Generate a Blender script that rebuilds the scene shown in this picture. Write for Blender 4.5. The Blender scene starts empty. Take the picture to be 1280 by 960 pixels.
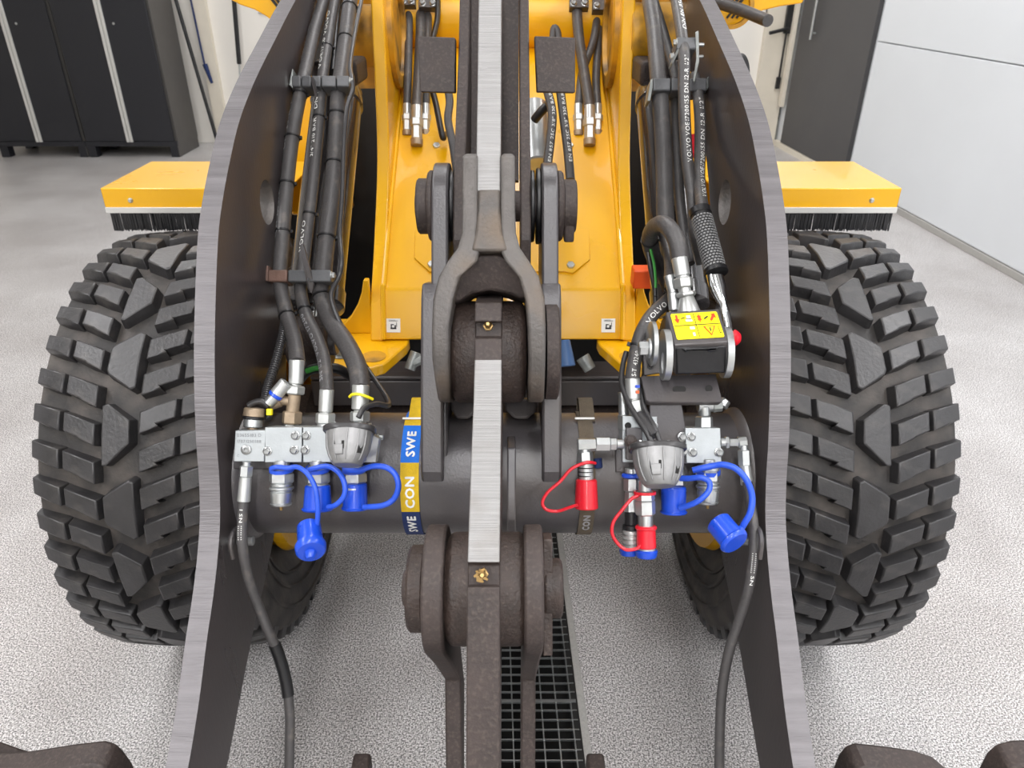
import bpy, math, random
from mathutils import Vector as V, Matrix
random.seed(7)
SC = bpy.context.scene; COL = SC.collection
# ---------------------------------------------------------------- camera, world, exposure
CX, CZ, FPX, PITCH = 0.034, 2.055, 930.0, math.radians(28.97)
cam = bpy.data.cameras.new('camera'); camo = bpy.data.objects.new('camera', cam); COL.objects.link(camo)
camo.location = (CX, 0, CZ); camo.rotation_euler = (math.pi/2 - PITCH, 0, 0)
cam.lens = FPX/1280*36; cam.sensor_width = 36; cam.clip_start = .05
cam.dof.use_dof = True; cam.dof.focus_distance = 1.5; cam.dof.aperture_fstop = 8.0
SC.camera = camo
w = bpy.data.worlds.new('world'); SC.world = w; w.use_nodes = True
w.node_tree.nodes['Background'].inputs[0].default_value = (.9,.95,1,1)
w.node_tree.nodes['Background'].inputs[1].default_value = .4
SC.view_settings.view_transform = 'Standard'; SC.view_settings.look = 'None'
SC.view_settings.gamma = 1; SC.view_settings.use_curve_mapping = False
SC.view_settings.exposure = -1.02
SC.cycles.max_bounces = 8; SC.cycles.sample_clamp_indirect = 6
# ceiling lamps (x, y, z, length along y, width, power); the fittings are built around them further down
LAMPS = [(x, y, 4.3, 3.0, .28, p) for x in (-2.9, 2.9) for y, p in ((-2.6, 270), (1.4, 175), (5.4, 95), (9.0, 90))] + [(0, y, 4.3, 3.0, .28, p) for y, p in ((-4.4, 260), (-.9, 150), (3.4, 80), (7.4, 75))]
for i, (x, y, z, ly, wx, p) in enumerate(LAMPS):
    L = bpy.data.lights.new('ceiling_lamp_light', 'AREA'); L.shape = 'RECTANGLE'; L.size = wx; L.size_y = ly; L.energy = p
    L.color = (.985, .98, 1)
    lo = bpy.data.objects.new('ceiling_lamp_light', L); lo.location = (x, y, z-.02); COL.objects.link(lo)

# ---------------------------------------------------------------- helpers
CR = V((1,0,0)); CF = V((0, math.cos(PITCH), -math.sin(PITCH))); CU = V((0, math.sin(PITCH), math.cos(PITCH)))
CO = V((CX, 0, CZ)); N = -CF          # N: normal of the tilted mounting plane of the valve blocks, CU: its up
def P(x, y, d): return CO + CF*d + CR*((x-640)/FPX*d) - CU*((y-480)/FPX*d)
def ray(x, y): return CF + CR*((x-640)/FPX) - CU*((y-480)/FPX)
def PX(x, y, X): r = ray(x, y); return CO + r*((X-CX)/r.x)
def PY(x, y, Y): r = ray(x, y); return CO + r*(Y/r.y)
def PZ(x, y, Z): r = ray(x, y); return CO + r*((Z-CZ)/r.z)
def S(y, d): p = P(640, y, d); return (p.y, p.z)

def s2l(c): return tuple(((v/255)/12.92 if v/255 <= .04045 else ((v/255+.055)/1.055)**2.4) for v in c)
MATS = {}
def mat(name, rgb, rough=.5, metal=0, var=.12, vs=6, bump=.0, bs=80, stretch=(1,1,1), dirt=None, coat=0, rv=.1, emit=None, spec=.5, dpow=(.45,.65), scratch=None):
    """procedural material: two-scale colour variation, roughness variation, fine relief, optional dirt of its own colour"""
    m = bpy.data.materials.new(name); m.use_nodes = True; nt = m.node_tree; nd = nt.nodes; lk = nt.links
    b = nd['Principled BSDF']; tc = nd.new('ShaderNodeTexCoord')
    mp = nd.new('ShaderNodeMapping'); mp.inputs['Scale'].default_value = stretch; lk.new(tc.outputs['Object'], mp.inputs[0])
    def noise(scale, detail=4, vec=mp):
        n = nd.new('ShaderNodeTexNoise'); n.inputs['Scale'].default_value = scale; n.inputs['Detail'].default_value = detail
        lk.new(vec.outputs[0], n.inputs['Vector']); return n
    c = s2l(rgb)
    n1 = noise(vs)
    r = nd.new('ShaderNodeValToRGB'); lk.new(n1.outputs['Fac'], r.inputs[0])
    r.color_ramp.elements[0].position = .3; r.color_ramp.elements[1].position = .7
    r.color_ramp.elements[0].color = (*[v*(1-var) for v in c], 1); r.color_ramp.elements[1].color = (*[min(1, v*(1+var)) for v in c], 1)
    out = r.outputs[0]
    if scratch:
        col, sc, lo, st = scratch
        mp3 = nd.new('ShaderNodeMapping'); mp3.inputs['Scale'].default_value = st; lk.new(tc.outputs['Object'], mp3.inputs[0])
        n3 = noise(sc, 5, mp3); q = nd.new('ShaderNodeValToRGB'); q.color_ramp.elements[0].position = lo; q.color_ramp.elements[1].position = min(1, lo+.06)
        lk.new(n3.outputs['Fac'], q.inputs[0]); mx = nd.new('ShaderNodeMix'); mx.data_type = 'RGBA'
        lk.new(q.outputs[0], mx.inputs[0]); lk.new(out, mx.inputs[6]); mx.inputs[7].default_value = (*s2l(col), 1); out = mx.outputs[2]
    if dirt:
        dc, ds = dirt
        mp2 = nd.new('ShaderNodeMapping'); lk.new(tc.outputs['Object'], mp2.inputs[0])
        n2 = noise(ds, 6, mp2); q = nd.new('ShaderNodeValToRGB'); q.color_ramp.elements[0].position = dpow[0]; q.color_ramp.elements[1].position = dpow[1]
        lk.new(n2.outputs['Fac'], q.inputs[0]); mx = nd.new('ShaderNodeMix'); mx.data_type = 'RGBA'
        lk.new(q.outputs[0], mx.inputs[0]); lk.new(out, mx.inputs[6]); mx.inputs[7].default_value = (*s2l(dc), 1); out = mx.outputs[2]
    lk.new(out, b.inputs['Base Color'])
    mr = nd.new('ShaderNodeMapRange'); mr.inputs[3].default_value = max(.02, rough-rv); mr.inputs[4].default_value = min(1, rough+rv)
    lk.new(n1.outputs['Fac'], mr.inputs[0]); lk.new(mr.outputs[0], b.inputs['Roughness'])
    b.inputs['Metallic'].default_value = metal; b.inputs['Coat Weight'].default_value = coat; b.inputs['Specular IOR Level'].default_value = spec
    if bump:
        nb = noise(bs, 3); bp = nd.new('ShaderNodeBump'); bp.inputs['Strength'].default_value = bump; bp.inputs['Distance'].default_value = .002
        lk.new(nb.outputs['Fac'], bp.inputs['Height']); lk.new(bp.outputs[0], b.inputs['Normal'])
    if emit:
        b.inputs['Emission Color'].default_value = (*s2l(rgb), 1); b.inputs['Emission Strength'].default_value = emit
    MATS[name] = m; return m
mat('yellow paint', (228,170,10), .30, var=.04, vs=3, coat=.3, bump=.08, bs=60)
mat('yellow paint worn', (206,150,30), .45, var=.3, vs=9, dirt=((104,80,44), 12), bump=.2, bs=60, dpow=(.45,.7))
mat('steel paint', (70,67,69), .36, var=.1, vs=5, bump=.22, bs=220, dirt=((78,73,71), 6), rv=.08, spec=.6)
mat('steel paint plate', (62,56,56), .30, var=.16, vs=4, bump=.12, bs=120, stretch=(1,1.2,.3), rv=.1, scratch=((112,106,104), 60, .76, (1,.35,1.4)))
mat('steel paint dirty', (55,46,43), .62, var=.25, vs=24, bump=.6, bs=160, dirt=((80,70,64), 160), dpow=(.5,.8))
mat('lit steel edge', (110,107,109), .38, metal=.25, var=.16, vs=14, bump=.5, bs=60, stretch=(.35,5,5), rv=.12)  # laser-cut arm edge, colour lightened for the light falling on it
mat('machined steel', (142,141,140), .48, metal=.4, var=.16, vs=36, bump=.5, bs=60, stretch=(.15,8,8), dirt=((128,124,120), 12), dpow=(.55,.8))
mat('cast steel', (88,84,81), .48, metal=.3, var=.22, vs=20, bump=.7, bs=150, dirt=((98,86,74), 9))
mat('brown hub', (50,39,34), .55, var=.3, vs=40, bump=1.0, bs=170, dirt=((88,76,68), 220), dpow=(.58,.8))
mat('zinc', (190,193,193), .34, metal=.85, var=.08, vs=30, bump=.08, bs=200)
mat('zinc block', (168,173,175), .42, metal=.55, var=.06, vs=26, bump=.12, bs=240, dirt=((160,162,160), 30), dpow=(.6,.8))
mat('brown zinc', (158,140,118), .5, metal=.5, var=.2, vs=50, bump=.3, bs=200)
mat('chrome', (225,228,230), .12, metal=1, var=.02)
mat('aluminium', (142,142,142), .46, metal=.6, var=.12, vs=30, bump=.2, bs=150, dirt=((120,120,120), 28), dpow=(.55,.8))
mat('brass', (158,130,84), .35, metal=.8, var=.2, vs=90)
mat('rubber tyre', (50,49,50), .38, var=.3, vs=12, bump=.4, bs=120, dirt=((78,75,72), 22), dpow=(.55,.85), spec=.55, rv=.14)
mat('rubber base', (48,46,45), .62, var=.3, vs=16, bump=.5, bs=120, dirt=((86,80,75), 14), dpow=(.4,.72))
mat('tyre sidewall', (30,29,30), .7, var=.25, vs=6, bump=.2, bs=60)
mat('hose rubber', (70,68,68), .46, var=.12, vs=18, bump=.5, bs=160, dirt=((100,94,88), 36), dpow=(.58,.8))
mat('smooth cable', (56,55,56), .32, var=.1)
mat('black plastic', (24,24,26), .4, var=.15, bump=.2, bs=90)
mat('clamp plastic', (86,87,89), .5, var=.12, vs=20, bump=.4, bs=200)
mat('clamp rusty', (104,80,70), .6, var=.2, vs=30, bump=.5, bs=160)
mat('cabinet black', (30,31,37), .5, var=.06, bump=.1, bs=60)
mat('cabinet side', (72,70,68), .45, var=.05)
mat('blue plastic', (22,72,196), .3, var=.05, vs=20, coat=.2)
mat('blue tether', (40,84,205), .38, var=.05)
mat('red plastic', (215,30,46), .32, var=.05, coat=.2)
mat('yellow plastic', (240,224,20), .4, var=.05)
mat('orange plastic', (238,88,24), .45, var=.06)
mat('print white', (232,232,228), .55, var=.03)
mat('print grey', (158,158,160), .6, var=.1, vs=60)
mat('print black', (26,26,28), .55, var=.03)
mat('print red', (214,60,26), .5, var=.03)
mat('print stamp', (120,122,124), .5, var=.1)
mat('label yellow', (246,226,20), .35, var=.03, coat=.3)
mat('strap yellow', (214,176,22), .75, var=.12, vs=60, bump=.6, bs=500)
mat('strap blue', (24,110,214), .75, var=.1, vs=60, bump=.6, bs=500)
mat('strap navy', (24,44,92), .75, var=.1, vs=60, bump=.6, bs=500)
mat('strap brown', (92,82,68), .85, var=.2, vs=50, bump=.6, bs=400)
mat('wall white', (236,232,224), .6, var=.02, vs=1.5, bump=.05, bs=30)
mat('wall cool', (222,226,230), .38, var=.02, vs=1.2, bump=.05, bs=20)
mat('plinth', (168,166,162), .6, var=.12, vs=160, bump=.5, bs=300)
mat('door dark', (70,69,70), .5, var=.05, vs=2)
mat('cream trim', (222,214,198), .55, var=.03)
mat('aluminium strip', (214,214,210), .4, metal=.4, var=.04)
mat('galvanised', (150,154,152), .45, metal=.6, var=.2, vs=40, bump=.3, bs=120)
mat('pit dark', (26,25,24), .8, var=.3, vs=8)
mat('lamp diffuser', (255,252,244), .5, emit=6)
mat('ceiling white', (220,220,218), .7, var=.02)
mat('bolt steel', (150,152,152), .3, metal=.95, var=.25, vs=120)
mat('cylinder paint', (52,49,50), .16, var=.08, vs=4, coat=.4)
mat('print green', (60,150,60), .5)
mat('grip pattern', (122,122,122), .5, var=.1)
mat('bristle', (34,34,36), .5, var=.3, vs=60)
mat('blue steel', (70,104,150), .4, var=.1)
mat('fitting white', (192,194,192), .34, metal=.65, var=.05, vs=40)

class MB:
    def __init__(s): s.v = []; s.f = []; s.m = []
    def add(s, vs, fs, m=0):
        o = len(s.v); s.v += [V(a) for a in vs]; s.f += [tuple(i+o for i in f) for f in fs]; s.m += [m]*len(fs)
    def box(s, c, size, ax=None, m=0):
        a = ax or (V((1,0,0)), V((0,1,0)), V((0,0,1))); c = V(c); h = [q/2 for q in size]; vs = []
        for i in (-1,1):
            for j in (-1,1):
                for k in (-1,1): vs.append(c + a[0]*h[0]*i + a[1]*h[1]*j + a[2]*h[2]*k)
        s.add(vs, [(0,1,3,2),(4,6,7,5),(0,4,5,1),(2,3,7,6),(0,2,6,4),(1,5,7,3)], m); return s
    def lathe(s, p, ax, prof, n=24, m=0, cap=True, ref=None):
        """prof: list of (t along axis, radius)"""
        p = V(p); ax = V(ax).normalized()
        u = V(ref) if ref else (V((1,0,0)) if abs(ax.x) < .8 else V((0,0,1)))
        u = (u - ax*u.dot(ax)).normalized(); w_ = ax.cross(u)
        vs = []; fs = []
        for t, r in prof:
            for i in range(n):
                a = 2*math.pi*i/n; vs.append(p + ax*t + (u*math.cos(a) + w_*math.sin(a))*max(r, 1e-5))
        for k in range(len(prof)-1):
            for i in range(n):
                j = (i+1) % n; fs.append((k*n+i, k*n+j, (k+1)*n+j, (k+1)*n+i))
        if cap: fs.append(tuple(range(n))[::-1]); fs.append(tuple((len(prof)-1)*n+i for i in range(n)))
        s.add(vs, fs, m); return s
    def rod(s, a, b, r, r2=None, n=16, m=0, ch=.12):
        a = V(a); b = V(b); L = (b-a).length; r2 = r if r2 is None else r2; c = min(L*.3, ch*max(r, r2))
        return s.lathe(a, b-a, [(0, r-c), (c, r), (L-c, r2), (L, r2-c)], n, m)
    def tube(s, pts, r, n=12, m=0, smooth=6, cap=True, rfun=None):
        c = curve(pts, smooth); fr = frames(c); vs = []; fs = []
        for k, (p, u, w_) in enumerate(fr):
            rr = rfun(k/(len(fr)-1)) if rfun else r
            for i in range(n):
                a = 2*math.pi*i/n; vs.append(p + (u*math.cos(a)+w_*math.sin(a))*rr)
        for k in range(len(fr)-1):
            for i in range(n):
                j = (i+1) % n; fs.append((k*n+i, k*n+j, (k+1)*n+j, (k+1)*n+i))
        if cap: fs.append(tuple(range(n))[::-1]); fs.append(tuple((len(fr)-1)*n+i for i in range(n)))
        s.add(vs, fs, m); return s
    def prism(s, poly, a, b, em=0, sm=0, pm=None):
        """poly of 3-D points, swept from offset a to offset b; em = material of the edges, sm = of the two faces"""
        n = len(poly); vs = [V(q)+V(a) for q in poly] + [V(q)+V(b) for q in poly]; o = len(s.v); s.v += vs
        s.f.append(tuple(o+i for i in range(n))[::-1]); s.m.append(sm); s.f.append(tuple(o+n+i for i in range(n))); s.m.append(sm)
        for i in range(n):
            j = (i+1) % n; s.f.append((o+i, o+j, o+n+j, o+n+i)); s.m.append(pm(i) if pm else em)
        return s
    def build(s, name, parent=None, mats='steel paint', bevel=0, label=None, org=None, angle=38, kind=None, seg=2):
        if isinstance(mats, str): mats = [mats]
        if org is None:
            lo = [min(v[i] for v in s.v) for i in range(3)]; hi = [max(v[i] for v in s.v) for i in range(3)]
            org = V([(lo[i]+hi[i])/2 for i in range(3)])
        org = V(org); me = bpy.data.meshes.new(name); me.from_pydata([v-org for v in s.v], [], s.f)
        for q in mats: me.materials.append(MATS[q])
        me.polygons.foreach_set('material_index', s.m); me.polygons.foreach_set('use_smooth', [True]*len(s.f))
        me.update()
        import bmesh
        bm = bmesh.new(); bm.from_mesh(me); bmesh.ops.recalc_face_normals(bm, faces=bm.faces); bm.to_mesh(me); bm.free()
        me.set_sharp_from_angle(angle=math.radians(angle))
        o = bpy.data.objects.new(name, me); COL.objects.link(o); o['wo'] = list(org)
        if parent is not None: o.parent = parent; o.location = org - V(parent['wo'])
        else: o.location = org
        if bevel:
            b = o.modifiers.new('bevel', 'BEVEL'); b.width = bevel; b.segments = seg; b.limit_method = 'ANGLE'; b.angle_limit = math.radians(40)
        if label: o['label'] = label
        if kind: o['kind'] = kind
        return o
def clean_wo():
    for o in bpy.data.objects:
        if 'wo' in o: del o['wo']
def curve(pts, k=6):
    pts = [V(p) for p in pts]
    if len(pts) < 3 or k < 2: return pts
    q = [pts[0]*2-pts[1]] + pts + [pts[-1]*2-pts[-2]]; out = []
    for i in range(1, len(q)-2):
        a, b, c, d = q[i-1:i+3]
        for j in range(k):
            t = j/k; out.append(.5*((2*b)+(c-a)*t+(2*a-5*b+4*c-d)*t*t+(3*b-a-3*c+d)*t**3))
    out.append(pts[-1]); return out
def frames(c):
    out = []; u = None
    for i, p in enumerate(c):
        t = (c[min(i+1, len(c)-1)] - c[max(i-1, 0)]).normalized()
        if u is None: u = V((1,0,0)) if abs(t.x) < .8 else V((0,0,1))
        u = (u - t*u.dot(t)).normalized(); out.append((p, u, t.cross(u)))
    return out
def empty(name, loc, label, cat, group=None):
    o = bpy.data.objects.new(name, None); COL.objects.link(o); o.location = loc; o['wo'] = list(loc); o.empty_display_size = .1
    o['label'] = label; o['category'] = cat
    if group: o['group'] = group
    return o
def tag(o, label, cat, group=None):
    o['label'] = label; o['category'] = cat
    if group: o['group'] = group
    return o
def struct(o): o['kind'] = 'structure'; return o
GL = {}
def glyph(ch):
    if ch in GL: return GL[ch]
    cu = bpy.data.curves.new('t', 'FONT'); cu.body = ch; cu.size = 1; cu.resolution_u = 2; o = bpy.data.objects.new('t', cu); COL.objects.link(o)
    dg = bpy.context.evaluated_depsgraph_get(); me = bpy.data.meshes.new_from_object(o.evaluated_get(dg))
    vs = [v.co.copy() for v in me.vertices]; fs = [tuple(p.vertices) for p in me.polygons]
    bpy.data.objects.remove(o); bpy.data.curves.remove(cu); bpy.data.meshes.remove(me)
    wd = max([v.x for v in vs], default=.25) + .09; GL[ch] = (vs, fs, wd); return GL[ch]
def text_map(mb, s, size, fn, m=0, sp=1.0, bold=0):
    """fn(x, y) -> point in space for text coordinates (x from 0 rightwards, y up)"""
    x = 0
    for ch in s:
        if ch == ' ': x += .3*size; continue
        vs, fs, wd = glyph(ch); mb.add([fn(x+v.x*size*sp, v.y*size) for v in vs], fs, m); x += wd*size*sp
    return x
def text_w(s, size, sp=1.0): return sum(.3*size if c == ' ' else glyph(c)[2]*size*sp for c in s)
def stk(mb, d, segs):
    """chain of turned or hexagonal fittings: (x0,y0,x1,y1,half width at 0, half width at 1, sides, material), widths in 1/930 of d"""
    for x0, y0, x1, y1, w0, w1, n, m in segs:
        mb.rod(P(x0, y0, d), P(x1, y1, d), w0*d/FPX, w1*d/FPX, n, m, ch=.14 if n == 6 else .1)
def bolt(mb, p, ax, r, h, m=0, washer=True):
    p = V(p); ax = V(ax).normalized()
    if washer: mb.lathe(p, ax, [(0, r*1.35), (h*.18, r*1.35), (h*.25, r*1.2)], 16, m)
    mb.lathe(p+ax*h*.2, ax, [(0, r), (h*.7, r), (h*.8, r*.86)], 6, m)
def tie(mb, p, t, r, w_=.004, m=0, head=None):
    """cable tie round a hose of radius r at p, hose direction t"""
    p = V(p); t = V(t).normalized(); mb.lathe(p-t*w_/2, t, [(0, r*1.01), (0, r*1.08+.0008), (w_, r*1.08+.0008), (w_, r*1.01)], 16, m, cap=False)
    if head is not None: h = V(head); h = (h-t*h.dot(t)).normalized(); mb.box(p+h*(r+.003), (.007,.006,.006), (t, h, t.cross(h)), m)
# ---------------------------------------------------------------- room shell
def floor_mat():
    m = bpy.data.materials.new('floor epoxy'); m.use_nodes = True; nt = m.node_tree; nd = nt.nodes; lk = nt.links; b = nd['Principled BSDF']
    tc = nd.new('ShaderNodeTexCoord')
    def noise(s, d=3, r=.6):
        n = nd.new('ShaderNodeTexNoise'); n.inputs['Scale'].default_value = s; n.inputs['Detail'].default_value = d; n.inputs['Roughness'].default_value = r
        lk.new(tc.outputs['Object'], n.inputs['Vector']); return n
    def ramp(src, stops):
        r = nd.new('ShaderNodeValToRGB'); e = r.color_ramp.elements
        while len(e) < len(stops): e.new(.5)
        for i, (p, c) in enumerate(stops): e[i].position = p; e[i].color = (*s2l(c), 1)
        lk.new(src, r.inputs[0]); return r
    g = ramp(noise(190, 2, .6).outputs['Fac'], [(.34, (88,86,86)), (.45, (150,148,147)), (.55, (222,219,218)), (.66, (252,250,250))])
    big = ramp(noise(1.3, 5).outputs['Fac'], [(.35, (226,224,223)), (.65, (255,255,255))])
    mx = nd.new('ShaderNodeMix'); mx.data_type = 'RGBA'; mx.blend_type = 'MULTIPLY'; mx.inputs[0].default_value = 1
    lk.new(g.outputs[0], mx.inputs[6]); lk.new(big.outputs[0], mx.inputs[7]); lk.new(mx.outputs[2], b.inputs['Base Color'])
    b.inputs['Roughness'].default_value = .34; b.inputs['Specular IOR Level'].default_value = .5
    bp = nd.new('ShaderNodeBump'); bp.inputs['Strength'].default_value = .5; bp.inputs['Distance'].default_value = .0015
    lk.new(noise(240, 3, .6).outputs['Fac'], bp.inputs['Height']); lk.new(bp.outputs[0], b.inputs['Normal'])
    MATS['floor epoxy'] = m
floor_mat()
def wx(Y): return 3.82 + (7.25-Y)*.052          # right wall line
DR = .0445                                       # the drain runs slightly askew to the machine
def dx(Y): return .26 + (1.43-Y)*.030*-1 if False else .26 - (Y-1.43)*.030
DW = .30
Y0, Y1, XL = -7.0, 10.6, -8.2
# floor with the drain channel cut out: two slabs left and right of the channel and one beyond each end
mb = MB(); D0, D1 = .55, 3.6
def quad_slab(pts):
    vs = [V((x, y, 0)) for x, y in pts]; mb.prism(vs, (0,0,0), (0,0,-.12))
quad_slab([(XL, Y0), (dx(D0)-DW, Y0), (dx(D0)-DW, D0), (dx(D1)-DW, D1), (dx(D1)-DW, Y1), (XL, Y1)])
quad_slab([(dx(D0), Y0), (wx(Y0), Y0), (wx(Y1), Y1), (dx(D1), Y1), (dx(D1), D1), (dx(D0), D0)])
quad_slab([(dx(D0)-DW, Y0), (dx(D0), Y0), (dx(D0), D0), (dx(D0)-DW, D0)])
quad_slab([(dx(D1)-DW, D1), (dx(D1), D1), (dx(D1), Y1), (dx(D1)-DW, Y1)])
struct(mb.build('floor', None, 'floor epoxy', org=(0,0,0)))
# drain: channel walls, frame bars, grating bars
dr = empty('drain_grate', (dx(2)-DW/2, 2, 0), 'galvanised floor drain grating in the floor under the lifting linkage', 'drain grate')
mb = MB()
for s0, s1 in ((0, -.03), (-DW, -DW+.03)):
    mb.prism([V((dx(D0)+s0, D0, -.003)), V((dx(D1)+s0, D1, -.003)), V((dx(D1)+s1, D1, -.003)), V((dx(D0)+s1, D0, -.003))], (0,0,0), (0,0,-.09))
mb.prism([V((dx(D0), D0, -.3)), V((dx(D1), D1, -.3)), V((dx(D1)-DW, D1, -.3)), V((dx(D0)-DW, D0, -.3))], (0,0,0), (0,0,-.02))
mb.build('channel', dr, 'pit dark')
mb = MB()
for s0, s1 in ((.014, -.010), (-DW-.014, -DW+.010)):
    mb.prism([V((dx(D0)+s0, D0, .002)), V((dx(D1)+s0, D1, .002)), V((dx(D1)+s1, D1, .002)), V((dx(D0)+s1, D0, .002))], (0,0,0), (0,0,-.02))
mb.build('frame_bar', dr, 'plinth', bevel=.002)
k = 0; y = D0+.02
while y < 2.9:
    th = .0035 if k % 15 else .012
    m2 = MB(); m2.box(((dx(y)-DW/2), y, -.005), (DW-.03, th, .007)); m2.build('cross_bar', dr, 'zinc'); y += .0345; k += 1
nb = 6
for i in range(nb):
    t = -.032 - i*(DW-.064)/(nb-1); m2 = MB()
    m2.prism([V((dx(D0)+t-.0018, D0, -.003)), V((dx(D1)+t-.0018, D1, -.003)), V((dx(D1)+t+.0018, D1, -.003)), V((dx(D0)+t+.0018, D0, -.003))], (0,0,0), (0,0,-.012))
    m2.build('bearing_bar', dr, 'zinc')
# walls and ceiling
H = 4.4
struct(MB().box(((XL+3.7)/2, Y1+.1, H/2), (12.6, .2, H)).build('wall_back', None, 'wall white'))
struct(MB().box((XL-.1, (Y0+Y1)/2, H/2), (.2, Y1-Y0+.4, H)).build('wall_left', None, 'wall white'))
struct(MB().box(((XL+4.4)/2, Y0-.1, H/2), (13.4, .2, H)).build('wall_front', None, 'wall white'))
mb = MB(); mb.prism([V((wx(Y0), Y0, 0)), V((wx(Y1), Y1, 0)), V((wx(Y1), Y1, H)), V((wx(Y0), Y0, H))], (0,0,0), (.2,0,0))
rw = struct(mb.build('wall_right', None, 'wall cool', org=(3.9,3,0)))
for z0, z1 in ((.06, 1.437), (1.445, 2.6), (2.608, 3.8)):   # sandwich panels, joints between them
    m2 = MB(); a, b = -6.9, 8.28
    m2.prism([V((wx(a)-.001, a, z0)), V((wx(b)-.001, b, z0)), V((wx(b)-.001, b, z1)), V((wx(a)-.001, a, z1))], (0,0,0), (-.03,0,0))
    m2.build('panel', rw, 'wall cool', bevel=.006)
m2 = MB(); m2.prism([V((wx(Y0), Y0, 0)), V((wx(8.28), 8.28, 0)), V((wx(8.28), 8.28, .055)), V((wx(Y0), Y0, .055))], (-.001,0,0), (-.045,0,0)); struct(m2.build('baseboard_right', None, 'plinth', bevel=.004))
struct(MB().box(((XL+4.2)/2, (Y0+Y1)/2, H+.08), (13.2, Y1-Y0+.6, .16)).build('ceiling', None, 'ceiling white'))
struct(MB().box((PY(264, 90, Y1-.08).x, Y1-.04, H/2), (.16, .08, H)).build('trim_1', None, 'cream trim'))
struct(MB().box((wx(Y1)-.20, Y1-.05, H/2), (.34, .1, H)).build('trim_2', None, 'cream trim'))
struct(MB().box((-.2, Y1-.012, 1.60), (6.0, .022, .012)).build('trim_3', None, 'plinth'))
# dark door leaf on the right wall near the far corner
dl = MB(); a, b = 8.36, 10.25
dl.prism([V((wx(a), a, .07)), V((wx(b), b, .07)), V((wx(b), b, 2.9)), V((wx(a), a, 2.9))], (-.002,0,0), (-.05,0,0)); door = struct(dl.build('door_1', None, 'door dark', bevel=.004))
m2 = MB(); m2.prism([V((wx(a), a, 0)), V((wx(b+.2), b+.2, 0)), V((wx(b+.2), b+.2, .065)), V((wx(a), a, .065))], (-.002,0,0), (-.07,0,0)); m2.build('door_sill', door, 'cream trim')
m2 = MB(); m2.rod((wx(9.75)-.10, 9.75, 1.35), (wx(9.75)-.10, 9.75, 2.7), .016, m=0); m2.rod((wx(9.75)-.1, 9.75, 1.42), (wx(9.75)-.04, 9.75, 1.42), .012); m2.build('door_handle', door, 'zinc')
m2 = MB(); m2.box((wx(10.4)-.07, 10.38, 1.6), (.05, .10, 2.2)); m2.build('door_post', door, 'cream trim', bevel=.004)
# latch rod with lever beside the door
t = empty('door_latch', (3.45, Y1-.06, .8), 'black latch rod with a lever on the pale wall left of the dark door', 'latch')
m2 = MB(); x = 3.53; m2.rod((x, Y1-.14, 1.42), (x, Y1-.14, 2.6), .02); m2.rod((x, Y1-.14, .80), (x, Y1-.14, 1.45), .012); m2.box((x, Y1-.12, .78), (.05,.05,.14)); m2.build('rod', t, 'black plastic')
m2 = MB(); m2.box((x, Y1-.16, 1.62), (.09, .06, .5)); m2.box((x, Y1-.15, 2.2), (.07,.06,.3)); m2.build('lock_case', t, 'black plastic', bevel=.008)
m2 = MB(); m2.rod((x, Y1-.19, 1.43), (x-.24, Y1-.22, 1.38), .022); m2.build('lever', t, 'black plastic')
# cable on the back wall at the right
cb = MB(); cb.tube([PY(960, -60, Y1-.03), PY(959, 20, Y1-.03), PY(963, 70, Y1-.03), PY(973, 130, Y1-.03), PY(972, 168, Y1-.03), PY(962, 183, Y1-.03)], .012)
tag(cb.build('wall_cable', None, 'smooth cable'), 'thin grey cable hanging down the white back wall at the right', 'cable')

# ---------------------------------------------------------------- cabinets
def cabinet(x0, x1, label):
    yf, yb, z1 = 9.63, 10.33, 2.15; c = empty('cabinet', ((x0+x1)/2, (yf+yb)/2, 0), label, 'cabinet', 'black metal cabinets by the back wall')
    g = .006
    MB().box(((x0+x1)/2, (yf+yb)/2+.02, (.13+z1)/2), (x1-x0-g, yb-yf-.04, z1-.13)).build('body', c, 'cabinet side', bevel=.004)
    xm = (x0+x1)/2
    for a, b in ((x0+.03, xm-.036), (xm+.036, x1-.03)):
        d = MB().box(((a+b)/2, yf+.012, (.2+z1-.03)/2), (b-a, .022, z1-.23)).build('door', c, 'cabinet black', bevel=.004)
        if a > xm:
            k = MB(); k.lathe((a+.10, yf, 1.53), (0,-1,0), [(0,.014),(.006,.014),(.007,.008)], 16); k.build('lock', d, 'zinc')
    h = MB()
    for s in (-.021, .021): h.box((xm+s, yf-.004, (.19+z1-.03)/2), (.036, .022, z1-.22))
    h.build('grip_strip', c, 'aluminium strip', bevel=.004, label='two vertical white grip strips between the doors')
    MB().box((xm, yf+.03, .165), (x1-x0-g, .04, .06)).build('plinth_rail', c, 'cabinet black', bevel=.003)
    MB().box((x1-.012, (yf+yb)/2, .075), (.018, yb-yf-.04, .14)).build('side_skirt', c, 'cabinet side', bevel=.003)
    for a in (x0+.06, x1-.06):
        for yy in (yf+.08, yb-.1): MB().box((a, yy, .068), (.10, .12, .136)).build('foot', c, 'cabinet black', bevel=.003)
cabinet(-6.44, -5.33, 'black metal cabinet further left, cut off by the picture edge')
cabinet(-5.33, -4.17, 'black metal cabinet at the right end of the row, beside the white wall')
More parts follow.
